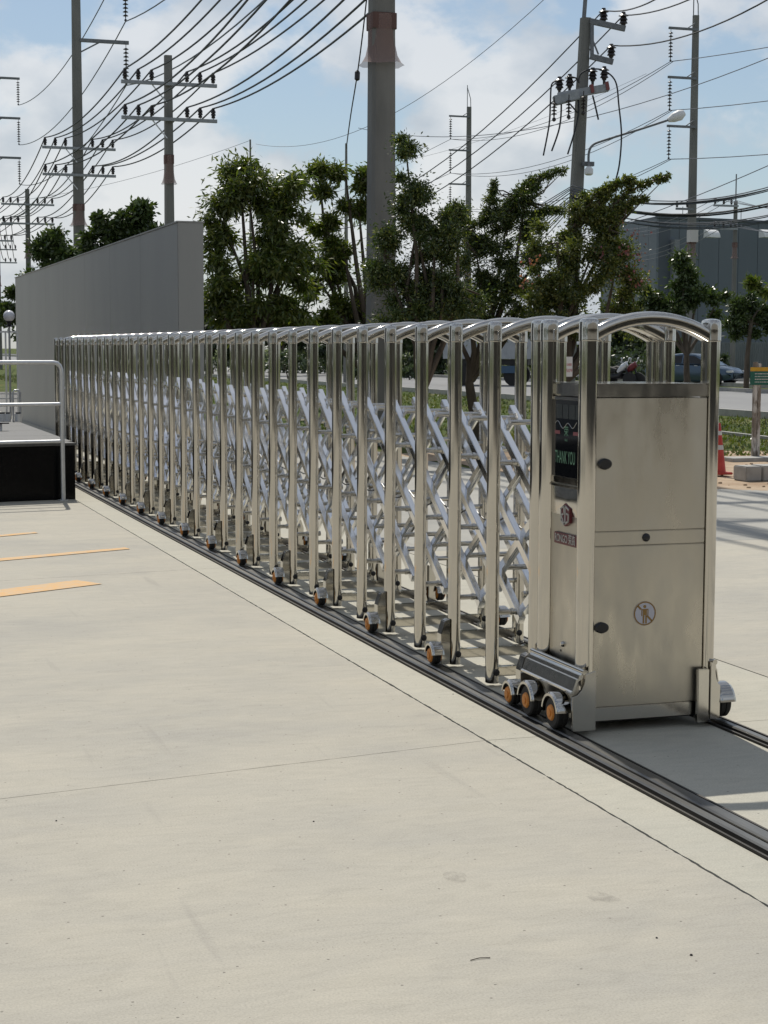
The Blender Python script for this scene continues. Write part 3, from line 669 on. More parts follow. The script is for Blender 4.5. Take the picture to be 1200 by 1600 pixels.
# ================================================================== POLES
def pole_shaft(base, top, wb, wt, dp=0.85):
    m = MB(); pr = lambda w: [(-w/2, -w*dp/2+w*.12), (-w/2+w*.12, -w*dp/2), (w/2-w*.12, -w*dp/2), (w/2, -w*dp/2+w*.12), (w/2, w*dp/2-w*.12), (w/2-w*.12, w*dp/2), (-w/2+w*.12, w*dp/2), (-w/2, w*dp/2-w*.12)]
    rings = []
    for i in range(7):
        t = i/6; c = base.lerp(top, t); w = wb+(wt-wb)*t; rings.append([Vector((c.x+x, c.y+y, c.z)) for x, y in pr(w)])
    return m.loft(rings)
def pin_prof(s=1.0): return [(0.012*s, -0.06*s), (0.012*s, 0.0), (0.05*s, 0.0), (0.055*s, 0.05*s), (0.03*s, 0.07*s), (0.068*s, 0.075*s), (0.062*s, 0.12*s), (0.032*s, 0.14*s), (0.07*s, 0.145*s), (0.06*s, 0.20*s), (0.035*s, 0.23*s), (0.045*s, 0.25*s), (0.03*s, 0.275*s)]
PIN = MB().lathe(pin_prof(), 10).build('insulator', INSUL, smooth=40, mesh_only=True)
PINBIG = MB().lathe([(0.03, -0.12), (0.035, 0.0), (0.05, 0.0), (0.06, 0.04), (0.07, 0.06), (0.10, 0.05), (0.06, 0.13), (0.10, 0.125), (0.055, 0.21), (0.12, 0.22), (0.05, 0.27), (0.045, 0.31)], 12).build('insulator', INSUL, smooth=40, mesh_only=True)
def string_mesh(L, n, r=0.10):
    m = MB(); pr = [(0.012, 0.0), (0.012, -0.12)]; st = (L-0.24)/n
    for k in range(n): z = -0.12-st*k; pr += [(0.022, z), (r, z-st*0.35), (r, z-st*0.45), (0.022, z-st*0.5), (0.018, z-st*0.95)]
    pr += [(0.012, -L+0.1), (0.04, -L+0.08), (0.05, -L+0.03), (0.012, -L)]
    return m.lathe(pr, 10).build('insulator_string', INSUL, smooth=40, mesh_only=True)
STR = string_mesh(1.45, 9); STRR = string_mesh(1.40, 8)
def guard(x, y, z, w, pole, red=True):
    """flared mesh skirt round the shaft that stops climbing animals"""
    m = MB(); rg = []
    for zz_, rr_ in ((z+0.34, w*0.56), (z, w*0.57), (z-0.12, w*0.58), (z-0.27, w*0.66), (z-0.37, w*0.80), (z-0.41, w*0.92)):
        n = 16; rg.append([Vector((x+rr_*math.cos(2*math.pi*k/n)*(1+0.10*math.sin(3*k+z)*(rr_/w-0.55)*2), y+rr_*math.sin(2*math.pi*k/n), zz_+0.05*(rr_/w-0.56)*math.sin(5*k))) for k in range(n)])
    m.loft(rg, cap=False); m.build('animal_guard', GUARD, pole, smooth=60)
    m = MB(); m.loft([[v*1 for v in pole_ring(x, y, zz_, w*1.06)] for zz_ in (z+0.12, z+0.36)], cap=False); m.build('red_band', NETM, pole)
def pole_ring(x, y, z, w): return [Vector((x+a*w/2, y+b*w/2, z)) for a, b in ((-1, -.8), (-.8, -.9), (.8, -.9), (1, -.8), (1, .8), (.8, .9), (-.8, .9), (-1, .8))]
MG = MatB('guard_mesh', 0.9, 0, (0.28, 0.19, 0.17)); tr = MG.node('ShaderNodeBsdfTransparent'); mx_ = MG.node('ShaderNodeMixShader'); mx_.inputs[0].default_value = 0.55
MG.link(tr.outputs[0], mx_.inputs[1]); MG.link(MG.b.outputs[0], mx_.inputs[2]); MG.link(mx_.outputs[0], MG.nt.nodes['Material Output'].inputs[0]); GUARD = MG.m
def crossarm6(p, xc, yc, z, half, name='crossarm', pins=(-1, -.70, -.40, .40, .70, 1), brace=True, dy=0.16):
    a = MB().beam((xc-half-0.05, yc-dy, z), (xc+half+0.05, yc-dy, z), 0.09, 0.09).build(name, ARMM, p)
    out = []
    for t in pins:
        i = link('insulator', PIN, a); i.location = (xc+t*half*0.96, yc-dy, z+0.075); out.append(Vector((xc+t*half*0.96, yc-dy, z+0.34)))
    if brace: 
        for s_ in (-1,): MB().beam((xc+s_*half*0.36, yc-dy+0.06, z-0.04), (xc+s_*0.06, yc-dy+0.06, z-0.50), 0.03, 0.03).build('brace', GALV, p)
    return out
HVZ = (12.4, 14.65, 16.9)
def near_pole(px, py, d, kind, label):
    b = at(px, py, d); x, y = b.x, b.y
    if kind == 'hv':
        t = thing('utility_pole', label, 'utility pole', (x, y, 0)); H = 19.5
        wb, wt = (0.43, 0.36)
        pole_shaft(Vector((x, y, -0.02)), Vector((x, y, H)), wb, 0.24).build('shaft', POLEM, t)
        hv = []
        for z in HVZ:
            a = MB().beam((x+0.1, y-0.1, z), (x+1.85, y-0.1, z), 0.12, 0.12).build('crossarm', GALVD, t)
            MB().beam((x+0.12, y-0.1, z-0.42), (x+0.8, y-0.1, z-0.04), 0.05, 0.05).build('brace', GALVD, t)
            s_ = link('insulator_string', STR, a); s_.location = (x+1.75, y-0.1, z-0.06); hv.append(Vector((x+1.75, y-0.1, z-1.50)))
        up_ = crossarm6(t, x, y, 8.58, 1.25, dy=0.30); lo = crossarm6(t, x, y, 7.64, 1.25, dy=0.30)
        guard(x, y, 6.28, 0.37, t)
        return t, hv, up_, lo
    t = thing('utility_pole', label, 'utility pole', (x, y, 0))
    pole_shaft(Vector((x, y, -0.02)), Vector((x, y, 9.35)), 0.30, 0.20).build('shaft', POLEM, t)
    up_ = crossarm6(t, x, y, 8.58, 1.25); lo = crossarm6(t, x, y, 7.64, 1.25)
    guard(x, y, 6.35, 0.235, t)
    return t, [], up_, lo
P0 = near_pole(595, 480, 27, 'hv', 'thick concrete pole with a red guard skirt rising in the middle of the trees')
P1 = near_pole(264, 265, 46.7, 'lv', 'concrete pole with two six-insulator crossarms right above the wall')
P2 = near_pole(123, 330, 61.9, 'hv', 'tall concrete pole with one high side arm and two crossarms left of the wall top')
P3 = near_pole(44, 390, 85.9, 'lv', 'small distant pole with two crossarms near the left edge')
P4 = near_pole(-16, 390, 99.5, 'hv', 'far tall pole just past the left edge with hanging insulators')
P5 = near_pole(-2, 420, 125, 'lv', 'farthest small pole with two crossarms at the left edge')
chain = [P0, P1, P2, P3, P4, P5]
names = ['thick middle pole', 'wall pole', 'tall left pole', 'small left pole', 'left edge pole', 'farthest left pole']
ordn = ['first', 'second', 'third', 'fourth', 'fifth', 'sixth']
for a in range(5):
    A, B = chain[a], chain[a+1]
    for ti, tn in ((2, 'upper'), (3, 'lower')):
        for k in range(6):
            L = (A[ti][k]-B[ti][k]).length
            wire(A[ti][k], B[ti][k], L*0.022+random.uniform(-.06, .06), 0.022, f'{ordn[k]} {tn} crossarm wire from the left, {names[a]} to {names[a+1]}', 'wires between the crossarms of the left pole row')
for (A, B, na) in ((P0, P2, 'thick middle pole and tall left pole'), (P2, P4, 'tall left pole and left edge pole')):
    for k in range(3):
        wire(A[1][k], B[1][k], 1.1, 0.022, f'{["lowest", "middle", "highest"][k]} high wire on hanging insulators between {na}', 'high wires of the left pole row', WIREG)
# the row goes on over the camera's right
for k in range(6):
    for ti in (2, 3):
        p = P0[ti][k]; wire(p, p+Vector((0.2, -32, 0)), 0.7, 0.022, f'{ordn[k]} {"upper" if ti == 2 else "lower"} crossarm wire from thick middle pole towards the viewer', 'wires out of the picture', n=10)
# --- right-hand 12 m pole with switch gear
b = at(884, 560, 40); tp = at(915, 28, 40); b.z = -0.02
rp = thing('utility_pole', 'leaning concrete pole with jumper cables and stacked insulators right of centre', 'utility pole', (b.x, b.y, 0))
pole_shaft(b, tp, 0.34, 0.22).build('shaft', POLEM, rp)
MB().beam(at(912, 34, 40), at(916, -20, 40), 0.07, 0.07).build('spike', GALVD, rp)
def on_arm(p0, p1, w, pins, mat, up_=True, nm='crossarm'):
    a = MB().beam(p0, p1, w, w).build(nm, mat, rp)
    for (px, py) in pins:
        c = at(px, py, 40); i = link('insulator', PINBIG, a); i.location = c
    return a
on_arm(at(922, 33, 39.9), at(977, 45, 39.9), 0.12, [(943, 34), (974, 40)], GALVD)
on_arm(at(922, 88, 39.9), at(958, 97, 39.9), 0.12, [(955, 90)], GALVD)
MB().beam(at(925, 34, 39.9), at(925, 92, 39.9), 0.08, 0.08).build('brace', GALVD, rp)
MB().beam(at(925, 60, 39.9), at(935, 85, 39.9), 0.04, 0.04).build('brace', GALVD, rp)
on_arm(at(872, 151, 39.75), at(950, 137, 39.75), 0.17, [(874, 141), (890, 137), (926, 127), (944, 125)], ARMM)
MB().beam(at(865, 158, 39.6), at(905, 148, 39.6), 0.20, 0.22).build('switch_frame', ARMM, rp, bevel=0.02)
REDP = MatB('red_tape', 0.6, 0, (0.22, 0.06, 0.06)).m
for px in (922, 946): MB().beam(at(px, 139.5-0.18*(px-922), 39.72), at(px+5, 138.5-0.18*(px-922), 39.72), 0.19, 0.19).build('red_band', REDP, rp)
ST3 = string_mesh(0.55, 4, 0.07)
for px, py in ((866, 152), (889, 148), (912, 142)):
    i = link('insulator_string', ST3, rp); i.location = at(px, py, 39.5)
def path(pts, r, name, mat, parent, n=6):
    P_ = [Vector(p) for p in pts]; out = []
    for i in range(len(P_)-1):
        p0_, p1_, p2_, p3_ = P_[max(i-1, 0)], P_[i], P_[i+1], P_[min(i+2, len(P_)-1)]
        for k in range(6):
            t = k/6; out.append(0.5*((2*p1_)+(p2_-p0_)*t+(2*p0_-5*p1_+4*p2_-p3_)*t*t+(3*p1_-p0_-3*p2_+p3_)*t**3))
    out.append(P_[-1]); return MB().tube(out, r, n).build(name, mat, parent, smooth=60)
D = 39.6
for pts in ([(872, 126), (862, 132), (860, 160), (858, 195), (849, 243)], [(874, 150), (877, 165), (874, 200), (862, 236)], [(903, 150), (904, 175), (898, 205), (887, 241)],
            [(903, 128), (908, 115), (925, 108), (945, 111), (962, 128), (967, 165), (971, 210), (968, 255), (962, 282)], [(926, 149), (930, 165), (935, 187)], [(886, 120), (900, 122), (905, 130)], [(890, 162), (897, 170), (902, 176)]):
    path([at(x, y, D) for x, y in pts], 0.020, 'jumper_cable', WIREM, rp)
# street lamp on the pole
sl = thing('street_lamp', 'street lamp on a long curved arm fixed to the leaning pole', 'street lamp', at(919, 258, 39.8))
path([at(920, 262, 39.8), at(920, 240, 39.8), at(926, 227, 39.8), at(945, 219, 39.8), at(1000, 202, 39.8), at(1046, 187, 39.8)], 0.028, 'arm', GALVD, sl)
m = MB(); ll = [at(1044, 188, 39.8), at(1052, 184, 39.8), at(1062, 180, 39.8), at(1069, 176, 39.8)]
m.tube(ll, [0.05, 0.11, 0.13, 0.07], 10); m.build('lamp_head', WHITE, sl, smooth=50)
MB().box(tuple(at(915, 256, 39.9)-Vector((.08, .05, .05))), tuple(at(915, 256, 39.9)+Vector((.2, .05, .05)))).build('bracket', GALVD, sl)
MB().lathe([(0.06, 0), (0.10, 0.03), (0.10, 0.14), (0.05, 0.2)], 12, Matrix.Translation(at(920, 274, 39.7))).build('photocell', WHITE, sl, smooth=40)
# spans of the leaning pole
far3 = [at(395, 300, 88), at(400, 308, 88), at(396, 316, 88)]; near3 = [at(943, 16, 40), at(974, 24, 40), at(955, 71, 40)]
for k, nm in enumerate(('left', 'right', 'lower')):
    wire(near3[k], far3[k], 2.6, 0.016, f'black wire from the {nm} top insulator of the leaning pole down to the trees', 'wires down to the trees', n=26)
    q_ = near3[k]; wire(q_, at((1180, 1330, 1360)[k], (-150, -190, -110)[k], 26), 0.5, 0.016, f'black wire from the {nm} top insulator of the leaning pole to the upper right', 'wires to the upper right')
# low cable bundle along the leaning pole
ORD11 = ['first', 'second', 'third', 'fourth', 'fifth', 'sixth', 'seventh', 'eighth', 'ninth', 'tenth', 'lowest']
ylist = [290, 294, 297, 301, 306, 309, 312, 316, 319, 322, 326]
for k, yv in enumerate(ylist):
    p = at(893+random.uniform(-2, 2), yv, 39.8)
    wire(at(480+15*k, 405+7*k, 85), p, 1.1+0.15*random.random(), 0.012, f'{ORD11[k]} cable from the top in the bundle left of the leaning pole', 'low cable bundle left of the leaning pole', WIREG, 22)
    yr = 120+k*11+random.uniform(-4, 4)
    wire(p, at(1560, yr-30, 33), 1.0+0.25*random.random(), 0.020 if k in (4, 5) else 0.012, f'{ORD11[k]} cable from the top in the bundle right of the leaning pole', 'low cable bundle right of the leaning pole', WIREM if k in (4, 5) else WIREG, 22)
# --- far high-voltage row on the right
def far_pole(px, ybase, d, label, ztop, w0, w1):
    b_ = at(px, 300, d); x, y = b_.x, b_.y
    t = thing('utility_pole', label, 'utility pole', (x, y, 0))
    pole_shaft(Vector((x, y, -0.02)), Vector((x, y, ztop)), w0, w1).build('shaft', POLEM, t)
    hv = []
    for k in range(3):
        z = ztop-0.65-2.12*k
        a = MB().beam((x, y-0.2, z), (x-1.42, y-0.2, z), 0.10, 0.10).build('crossarm', GALVD, t)
        MB().beam((x-0.1, y-0.2, z+0.30), (x-0.5, y-0.2, z+0.04), 0.04, 0.04).build('brace', GALVD, t)
        s_ = link('insulator_string', STRR, a); s_.location = (x-1.32, y-0.2, z-0.05); hv.append(Vector((x-1.32, y-0.2, z-1.45)))
    m = MB(); 
    MB().tube([Vector((x-0.12, y, ztop-0.1)), Vector((x-0.12, y, ztop+1.35))], 0.025, 5).build('spike', GALVD, t)
    MB().tube([Vector((x+0.12, y, ztop-0.1)), Vector((x+0.10, y, ztop+0.5)), Vector((x-0.12, y, ztop+1.2))], 0.025, 5).build('spike', GALVD, t)
    guard(x, y, 6.1, (w0+w1)/2, t)
    return t, hv, Vector((x, y, ztop))
R2_ = far_pole(1082, 560, 77, 'tall pole with three hanging insulators in front of the grey factory', 1.5+77*(545-30)/FPX, 0.40, 0.25)
R3_ = far_pole(732, 480, 110, 'distant pole with three hanging insulators rising above the middle trees', 1.5+110*(545-170)/FPX, 0.42, 0.26)
wz = at(1082, 369, 77)
MB().loft([pole_ring(wz.x, wz.y, wz.z+d_, 0.40) for d_ in (-0.27, 0.27)], cap=False).build('white_band', NETW, R2_[0])
az = at(1082, 328, 77).z
am_ = MB().beam((wz.x-0.1, wz.y-0.25, az), (wz.x-0.98, wz.y-0.25, az), 0.09, 0.09).build('crossarm', GALVD, R2_[0])
for dx_ in (-0.42, -0.93): link('insulator', PIN, am_).location = (wz.x+dx_, wz.y-0.25, az+0.075)
for k in range(3):
    nm = ('top', 'middle', 'bottom')[k]
    for e in (0, 0.12):
        wire(R2_[1][k]+Vector((e, 0, 0)), R3_[1][k]+Vector((e, 0, 0)), 0.9+e*2, 0.016, f'{"left" if e == 0 else "right"} of paired grey wires at the {nm} hanging insulators, right-hand tall poles', f'paired wires {nm} level', WIREG)
    wire(R2_[1][k], R2_[1][k]+Vector((3.0, -44, 0.4)), 1.1, 0.018, f'grey wire from the {nm} hanging insulator of the factory pole to the right edge', 'wires to the right edge', WIREG)
    wire(R3_[1][k], R3_[1][k]+Vector((2, 90, 0)), 1.2, 0.016, f'grey wire from the {nm} hanging insulator of the distant middle pole going away', 'wires going away', WIREG)
for k, (ya, yb_, sg_) in enumerate(((200, 66, 1.6), (430, 232, 1.2))):
    wire(at(560, ya, 105), at(1260, yb_, 60), sg_, 0.018, ('long grey wire crossing behind the thick pole to the upper right', 'long grey wire low over the trees to the right edge')[k], None, WIREG, 24)
wire(at(860, -10, 60), at(400, 225, 100), 1.8, 0.012, 'thin wire from the top edge down past the thick pole to the left', None, WIREG, 24)
wire(at(392, 219, 100), at(-60, 320, 130), 0.8, 0.012, 'thin wire from the lone spike above the trees to the left', None, WIREG, 18)
wire(at(1010, 115, 110), at(640, 250, 130), 0.5, 0.010, 'faint thin wire high between the leaning pole and the distant pole', None, WIREG, 14)
for (px, yt, yb_, d, lab) in ((391, 218, 520, 100, 'thin lone spike pole above the broad-leaved tree'), (541, 224, 520, 74, 'slim pole seen through the gap in the middle tree'), (222, 308, 420, 120, 'short thin pole top left of the wall pole'), (843, 330, 520, 110, 'thin mast between the feathery tree and the leaning pole')):
    a = at(px, yt, d); b_ = Vector((a.x, a.y, -0.02))
    t = tag(MB().tube([b_, Vector((a.x, a.y, a.z*0.5)), a], [0.13, 0.09, 0.05], 8).build('slim_pole', POLEM, smooth=50), lab, 'pole')
a = at(576, -30, 27.4); b_ = at(541, 232, 74)
sd = thing('service_wire', 'service wire with a black coupling hanging left of the thick pole', 'overhead wire', tuple(at(558, 118, 30)))
path([at(577, -40, 29), at(567, 50, 30), at(558, 118, 31), at(548, 180, 34), at(541, 232, 38)], 0.012, 'wire', WIREM, sd)
MB().tube([at(559, 110, 30.9), at(558.5, 113, 30.9), at(558, 124, 30.9), at(557.5, 126, 30.9)], [0.02, 0.05, 0.05, 0.02], 8).build('coupling', PLASTIC, sd)
# second factory-side pole with three-pin arms
b_ = at(1148, 390, 84)
fp = thing('utility_pole', 'slim grey pole with three-pin arms at the right before the factory', 'utility pole', (b_.x, b_.y, 0))
pole_shaft(Vector((b_.x, b_.y, -0.02)), Vector((b_.x, b_.y, 8.7)), 0.24, 0.16).build('shaft', POLEM, fp)
MB().cyl((b_.x, b_.y, 8.6), (b_.x, b_.y, 10.0), 0.03, 6).build('spike', GALVD, fp)
A4 = crossarm6(fp, b_.x-0.62, b_.y, 8.45, 0.62, pins=(-1, -.2, .5), brace=False); B4 = crossarm6(fp, b_.x-0.62, b_.y, 7.35, 0.62, pins=(-1, -.2, .5), brace=False)
guard(b_.x, b_.y, 6.35, 0.20, fp)
for k in range(3):
    for ti, S4 in enumerate((A4, B4)):
        wire(S4[k], at(940+10*k, 352+40*ti+6*k, 140), 0.8, 0.014, f'{ordn[k]} thin wire, {"upper" if ti == 0 else "lower"} arm of slim factory pole, going left', 'thin wires before the factory', WIREG)
        wire(S4[k], at(1420, 305+45*ti+6*k, 62), 0.5, 0.014, f'{ordn[k]} thin wire, {"upper" if ti == 0 else "lower"} arm of slim factory pole, going right', 'thin wires right of the slim factory pole', WIREG)

# ================================================================== FACTORY
FACM = mottled('factory_cladding', (0.11, 0.135, 0.16), (0.135, 0.16, 0.185), 0.3, 0.6, 0, 0.02, 0.01, (1, 1, 0.2))
FACD = mottled('factory_dark', (0.075, 0.09, 0.11), (0.09, 0.105, 0.125), 0.3, 0.6, 0)
FACL = mottled('factory_pilaster', (0.20, 0.215, 0.235), (0.23, 0.245, 0.26), 0.3, 0.6, 0)
fd = 118
A = at(1030, 337, fd); B = at(1330, 345, fd+8); Cc = at(940, 350, fd+12)
hF = A.z
fac = thing('factory_building', 'large grey flat-roofed factory building at the right behind the poles', 'building', (A.x, A.y, 0))
u = (B-A); u.z = 0; u.normalize(); nrm = Vector((-u.y, u.x, 0)); v_ = (Cc-A); v_.z = 0; v_.normalize()
def fquad(p, q, z0, z1, th, inward, name, mat):
    m = MB(); a, b2 = Vector((p.x, p.y, 0)), Vector((q.x, q.y, 0)); n2 = inward*th
    m.loft([[Vector((c.x, c.y, z)) for c in (a, b2, b2+n2, a+n2)] for z in (z0, z1)]); return m.build(name, mat, fac)
A0 = Vector((A.x, A.y, 0))
npan = 10; W_ = (B-A).length/ npan
for i in range(npan):
    fquad(A0+u*(W_*i+0.02), A0+u*(W_*(i+1)-0.02), 0, hF-0.15, 0.3, nrm, 'wall_panel', FACD if i == 0 and False else FACM)
Lc = (Cc-A).length
for i in range(6): fquad(A0+v_*(Lc/6*i+0.02), A0+v_*(Lc/6*(i+1)-0.02), 0, hF-0.15, 0.3, u, 'wall_panel', FACM)
fquad(A0-nrm*0.04+u*0.02, A0-nrm*0.04+u*0.95, 0, hF-0.2, 0.05, nrm, 'corner_panel', FACD)
fquad(A0-nrm*0.45+u*1.0, A0-nrm*0.45+u*1.45, 0, hF-1.6, 0.45, nrm, 'pilaster', FACL)
fquad(A0-nrm*0.1-u*0.1, A0+u*(B-A).length-nrm*0.1, hF-0.16, hF, 0.4, nrm, 'parapet', FACD); fquad(A0, A0+v_*Lc, hF-0.16, hF, 0.4, u, 'parapet', FACD)
for i in range(5):
    q = A0+u*(2.0+5.1*i); MB().cyl((q.x, q.y, hF), (q.x, q.y, hF+0.7), 0.025, 5).build('lightning_rod', GALVD, fac)
for px in (1108, 1194, 1280):
    c = at(px, 374, fd-0.2); c.z = at(px, 372, fd).z
    m = MB(); rg = []
    for xx in (-0.48, 0.48):
        rg.append([c+u*xx-nrm*(0.62*math.sin(a))+Vector((0, 0, 0.62*math.cos(a)*0.9)) for a in [math.pi/2*k/8 for k in range(9)]]+[c+u*xx])
    m.loft(rg); m.build('vent_hood', WHITE, fac, smooth=40)
# corrugated fence before the factory
ff = thing('sheet_fence', 'grey corrugated metal fence behind the car and the far trees', 'fence', at(1000, 560, 98).xy.to_3d())
FENM = mottled('sheet_fence_grey', (0.16, 0.18, 0.19), (0.22, 0.24, 0.25), 1.0, 0.6, 0)
pa = at(905, 570, 100); pb = at(1330, 570, 88)
for i in range(24):
    a_ = pa.lerp(pb, i/24); c_ = pa.lerp(pb, (i+1)/24); a_.z = c_.z = 0
    m = MB(); dd = (c_-a_); nn = Vector((-dd.y, dd.x, 0)).normalized(); pts = []
    for k in range(13):
        q = a_.lerp(c_, k/12.3); pts.append(q+nn*(0.05 if k % 2 else 0))
    rg = [[Vector((p.x, p.y, z)) for p in pts]+[Vector((p.x, p.y, z))+nn*0.03 for p in reversed(pts)] for z in (0, 1.9)]
    m.loft(rg); m.build('fence_sheet', FENM, ff)

# ================================================================== TREES
def leaves_mesh(name, centers, radii, n, size, asp, mat, squash=0.75, droop=0.0, mat2=None, f2=0):
    C_ = np.array(centers); Rr = np.array(radii); pw = Rr**1.6; k = rng.choice(len(C_), n, p=pw/pw.sum())
    dirv = rng.normal(size=(n, 3)); dirv /= np.linalg.norm(dirv, axis=1)[:, None]
    rad = np.minimum(np.abs(rng.normal(size=n))*0.62, 1.9)
    pos = C_[k]+dirv*(rad*Rr[k])[:, None]*np.array([1, 1, squash])
    ax = dirv+rng.normal(size=(n, 3))*0.7; ax[:, 2] -= droop; ax /= np.linalg.norm(ax, axis=1)[:, None]
    sd = np.cross(ax, rng.normal(size=(n, 3))); sd /= np.linalg.norm(sd, axis=1)[:, None]
    nr = np.cross(ax, sd); s = size*(0.6+0.8*rng.random(n))[:, None]; w = s*asp
    v = np.stack([pos, pos+ax*s*0.5+sd*w*0.5+nr*w*0.12, pos+ax*s, pos+ax*s*0.5-sd*w*0.5+nr*w*0.12], 1).reshape(-1, 3)
    me = bpy.data.meshes.new(name); me.vertices.add(4*n); me.vertices.foreach_set('co', v.astype(np.float32).ravel())
    me.loops.add(4*n); me.loops.foreach_set('vertex_index', np.arange(4*n, dtype=np.int32))
    me.polygons.add(n); me.polygons.foreach_set('loop_start', (np.arange(n)*4).astype(np.int32)); me.polygons.foreach_set('loop_total', np.full(n, 4, np.int32))
    me.materials.append(mat)
    if mat2: me.materials.append(mat2); me.polygons.foreach_set('material_index', (rng.random(n) < f2).astype(np.int32))
    me.update(calc_edges=True); return me
def tree(label, d, base, blobs, trunk_r, leaf, clump, nleaf, mat, group=None, fork=0.35, droop=0.2, name='tree', sprays=(), mat2=None, f2=0, dscale=0.8, cat='tree', dens=1.15, nclump=None, twigs=True, bark=None):
    """blobs: (px, py, rx, ry) in photo pixels at distance d; base px of the trunk"""
    bp = at(base, 600, d); bp.z = -0.02
    t = thing(name, label, cat, bp, group)
    cs, rs, lm = [], [], []
    k_ = d/FPX
    for (px, py, rx, ry) in blobs:
        c = at(px, py, d); n = nclump or max(4, int(rx*ry*k_*k_/(clump*clump)*dens))
        for _ in range(n):
            v = Vector(rng.normal(size=3)).normalized()*(rng.random()**0.38)
            cs.append(c+R2*(v.x*rx*k_)+Vector((0, 0, v.z*ry*k_))+fw*(v.y*(rx+ry)/2*k_*dscale)); rs.append(clump*random.uniform(0.6, 1.25))
        lm.append((c, rx*k_))
    nsp = len(cs)
    for (x0, y0_, x1, y1_, sag_) in sprays:
        a, b2 = at(x0, y0_, d), at(x1, y1_, d)
        for i in range(16):
            tt = i/15; q = a.lerp(b2, tt)+Vector((0, 0, sag_*math.sin(math.pi*tt))); cs.append(q+Vector(rng.normal(size=3))*clump*0.25*(1.2-tt)); rs.append(clump*(0.62-0.38*tt))
    # trunk, limbs and twigs in one bark mesh
    m = MB(); top = bp.copy(); hc = min(c.z for c, _ in lm)*fork+0.3
    fk = bp+Vector((random.uniform(-.15, .15), random.uniform(-.1, .1), max(0.5, hc)))
    m.tube([bp, bp.lerp(fk, 0.5)+Vector((random.uniform(-.06, .06), 0, 0)), fk], [trunk_r*1.25, trunk_r, trunk_r*0.85], 8)
    limbpts = []
    for c, rr_ in lm:
        mid = fk.lerp(c, 0.5)+Vector((random.uniform(-.25, .25), random.uniform(-.25, .25), random.uniform(-.1, .3)))
        pts = [fk, fk.lerp(mid, 0.5)+Vector((random.uniform(-.1, .1), 0, 0)), mid, mid.lerp(c, 0.6), c]
        m.tube(pts, [trunk_r*0.62, trunk_r*0.5, trunk_r*0.36, trunk_r*0.24, trunk_r*0.12], 6); limbpts += pts[2:]
    for (x0, y0_, x1, y1_, sag_) in sprays:
        a, b2 = at(x0, y0_, d), at(x1, y1_, d); m.tube([a.lerp(b2, i/8)+Vector((0, 0, sag_*math.sin(math.pi*i/8))) for i in range(9)], [0.03-0.003*i for i in range(9)], 4)
    if twigs:
        for i in range(0, len(cs), 2):
            c = cs[i]; q = min(limbpts, key=lambda p: (p-c).length_squared)
            mid = q.lerp(c, 0.5)+Vector(rng.normal(size=3))*0.08; m.tube([q, mid, c], [0.018, 0.012, 0.005], 3, cap=False)
    m.build('trunk', bark or BARK, t, smooth=60)
    me = leaves_mesh('crown', [tuple(c) for c in cs], rs, nleaf, leaf[0], leaf[1], mat, droop=droop, mat2=mat2, f2=f2)
    link('crown', me, t); return t
tree('broad-leaved tree directly right of the wall, drooping leaf clusters', 29, 408,
     [(390, 310, 55, 48), (350, 350, 45, 50), (440, 330, 45, 50), (395, 400, 75, 60), (345, 450, 45, 60), (450, 430, 50, 70), (400, 490, 80, 45), (455, 290, 30, 25), (375, 275, 28, 20), (350, 495, 50, 30), (440, 490, 50, 30)], 0.10, (0.11, 0.28), 0.23, 36000, LEAF1, droop=0.7, dens=1.9, mat2=LEAF3, f2=.15)
tree('open-crowned tree left of the thick pole with bare curved branches', 31, 590,
     [(500, 285, 30, 30), (540, 275, 32, 25), (560, 320, 30, 35), (505, 350, 26, 32), (535, 380, 30, 22), (500, 440, 40, 45), (560, 480, 40, 30), (490, 500, 50, 25), (575, 275, 20, 25), (540, 500, 50, 24), (520, 420, 24, 24)], 0.11, (0.10, 0.34), 0.18, 21000, LEAF1, droop=0.3, mat2=LEAF3, f2=.2)
tree('tall dark tree whose leaves overlap the right side of the thick pole', 24.5, 655,
     [(635, 240, 22, 32), (640, 300, 36, 36), (650, 360, 48, 45), (630, 430, 48, 50), (690, 400, 48, 50), (660, 470, 65, 45), (715, 340, 25, 30), (600, 400, 24, 60), (712, 460, 45, 40), (680, 360, 36, 36), (640, 500, 50, 26)], 0.08, (0.055, 0.36), 0.18, 62000, LEAF2, dens=1.9, mat2=LEAF3, f2=0.25)
tree('feathery tree with long arching sprays between the poles', 28, 745,
     [(745, 400, 45, 45), (790, 360, 42, 42), (800, 420, 50, 45), (745, 470, 60, 35), (820, 315, 28, 28), (810, 470, 45, 35), (700, 490, 50, 30), (770, 500, 60, 24), (840, 500, 50, 20), (735, 440, 45, 30), (850, 400, 30, 30)], 0.09, (0.058, 0.30), 0.21, 66000, LEAF2, dens=1.8, sprays=[(800, 330, 882, 264, 0.12), (790, 340, 850, 275, 0.15), (760, 350, 772, 285, 0), (820, 350, 880, 330, 0.1), (750, 380, 700, 330, 0.1)], mat2=LEAF3, f2=0.28)
tree('rounded flowering tree with pink blooms before the leaning pole', 27, 880,
     [(870, 380, 40, 40), (900, 350, 38, 32), (860, 430, 48, 45), (920, 410, 52, 45), (960, 430, 42, 45), (900, 470, 75, 35), (985, 455, 28, 30), (950, 370, 30, 28), (880, 500, 60, 20), (960, 500, 50, 20), (830, 470, 35, 30)], 0.10, (0.052, 0.45), 0.20, 64000, LEAF3, dens=1.6, sprays=[(930, 350, 1045, 275, 0.15), (920, 340, 990, 280, 0.15), (940, 360, 1010, 310, 0.1), (900, 340, 960, 292, 0.1)], mat2=LEAF2, f2=0.30)
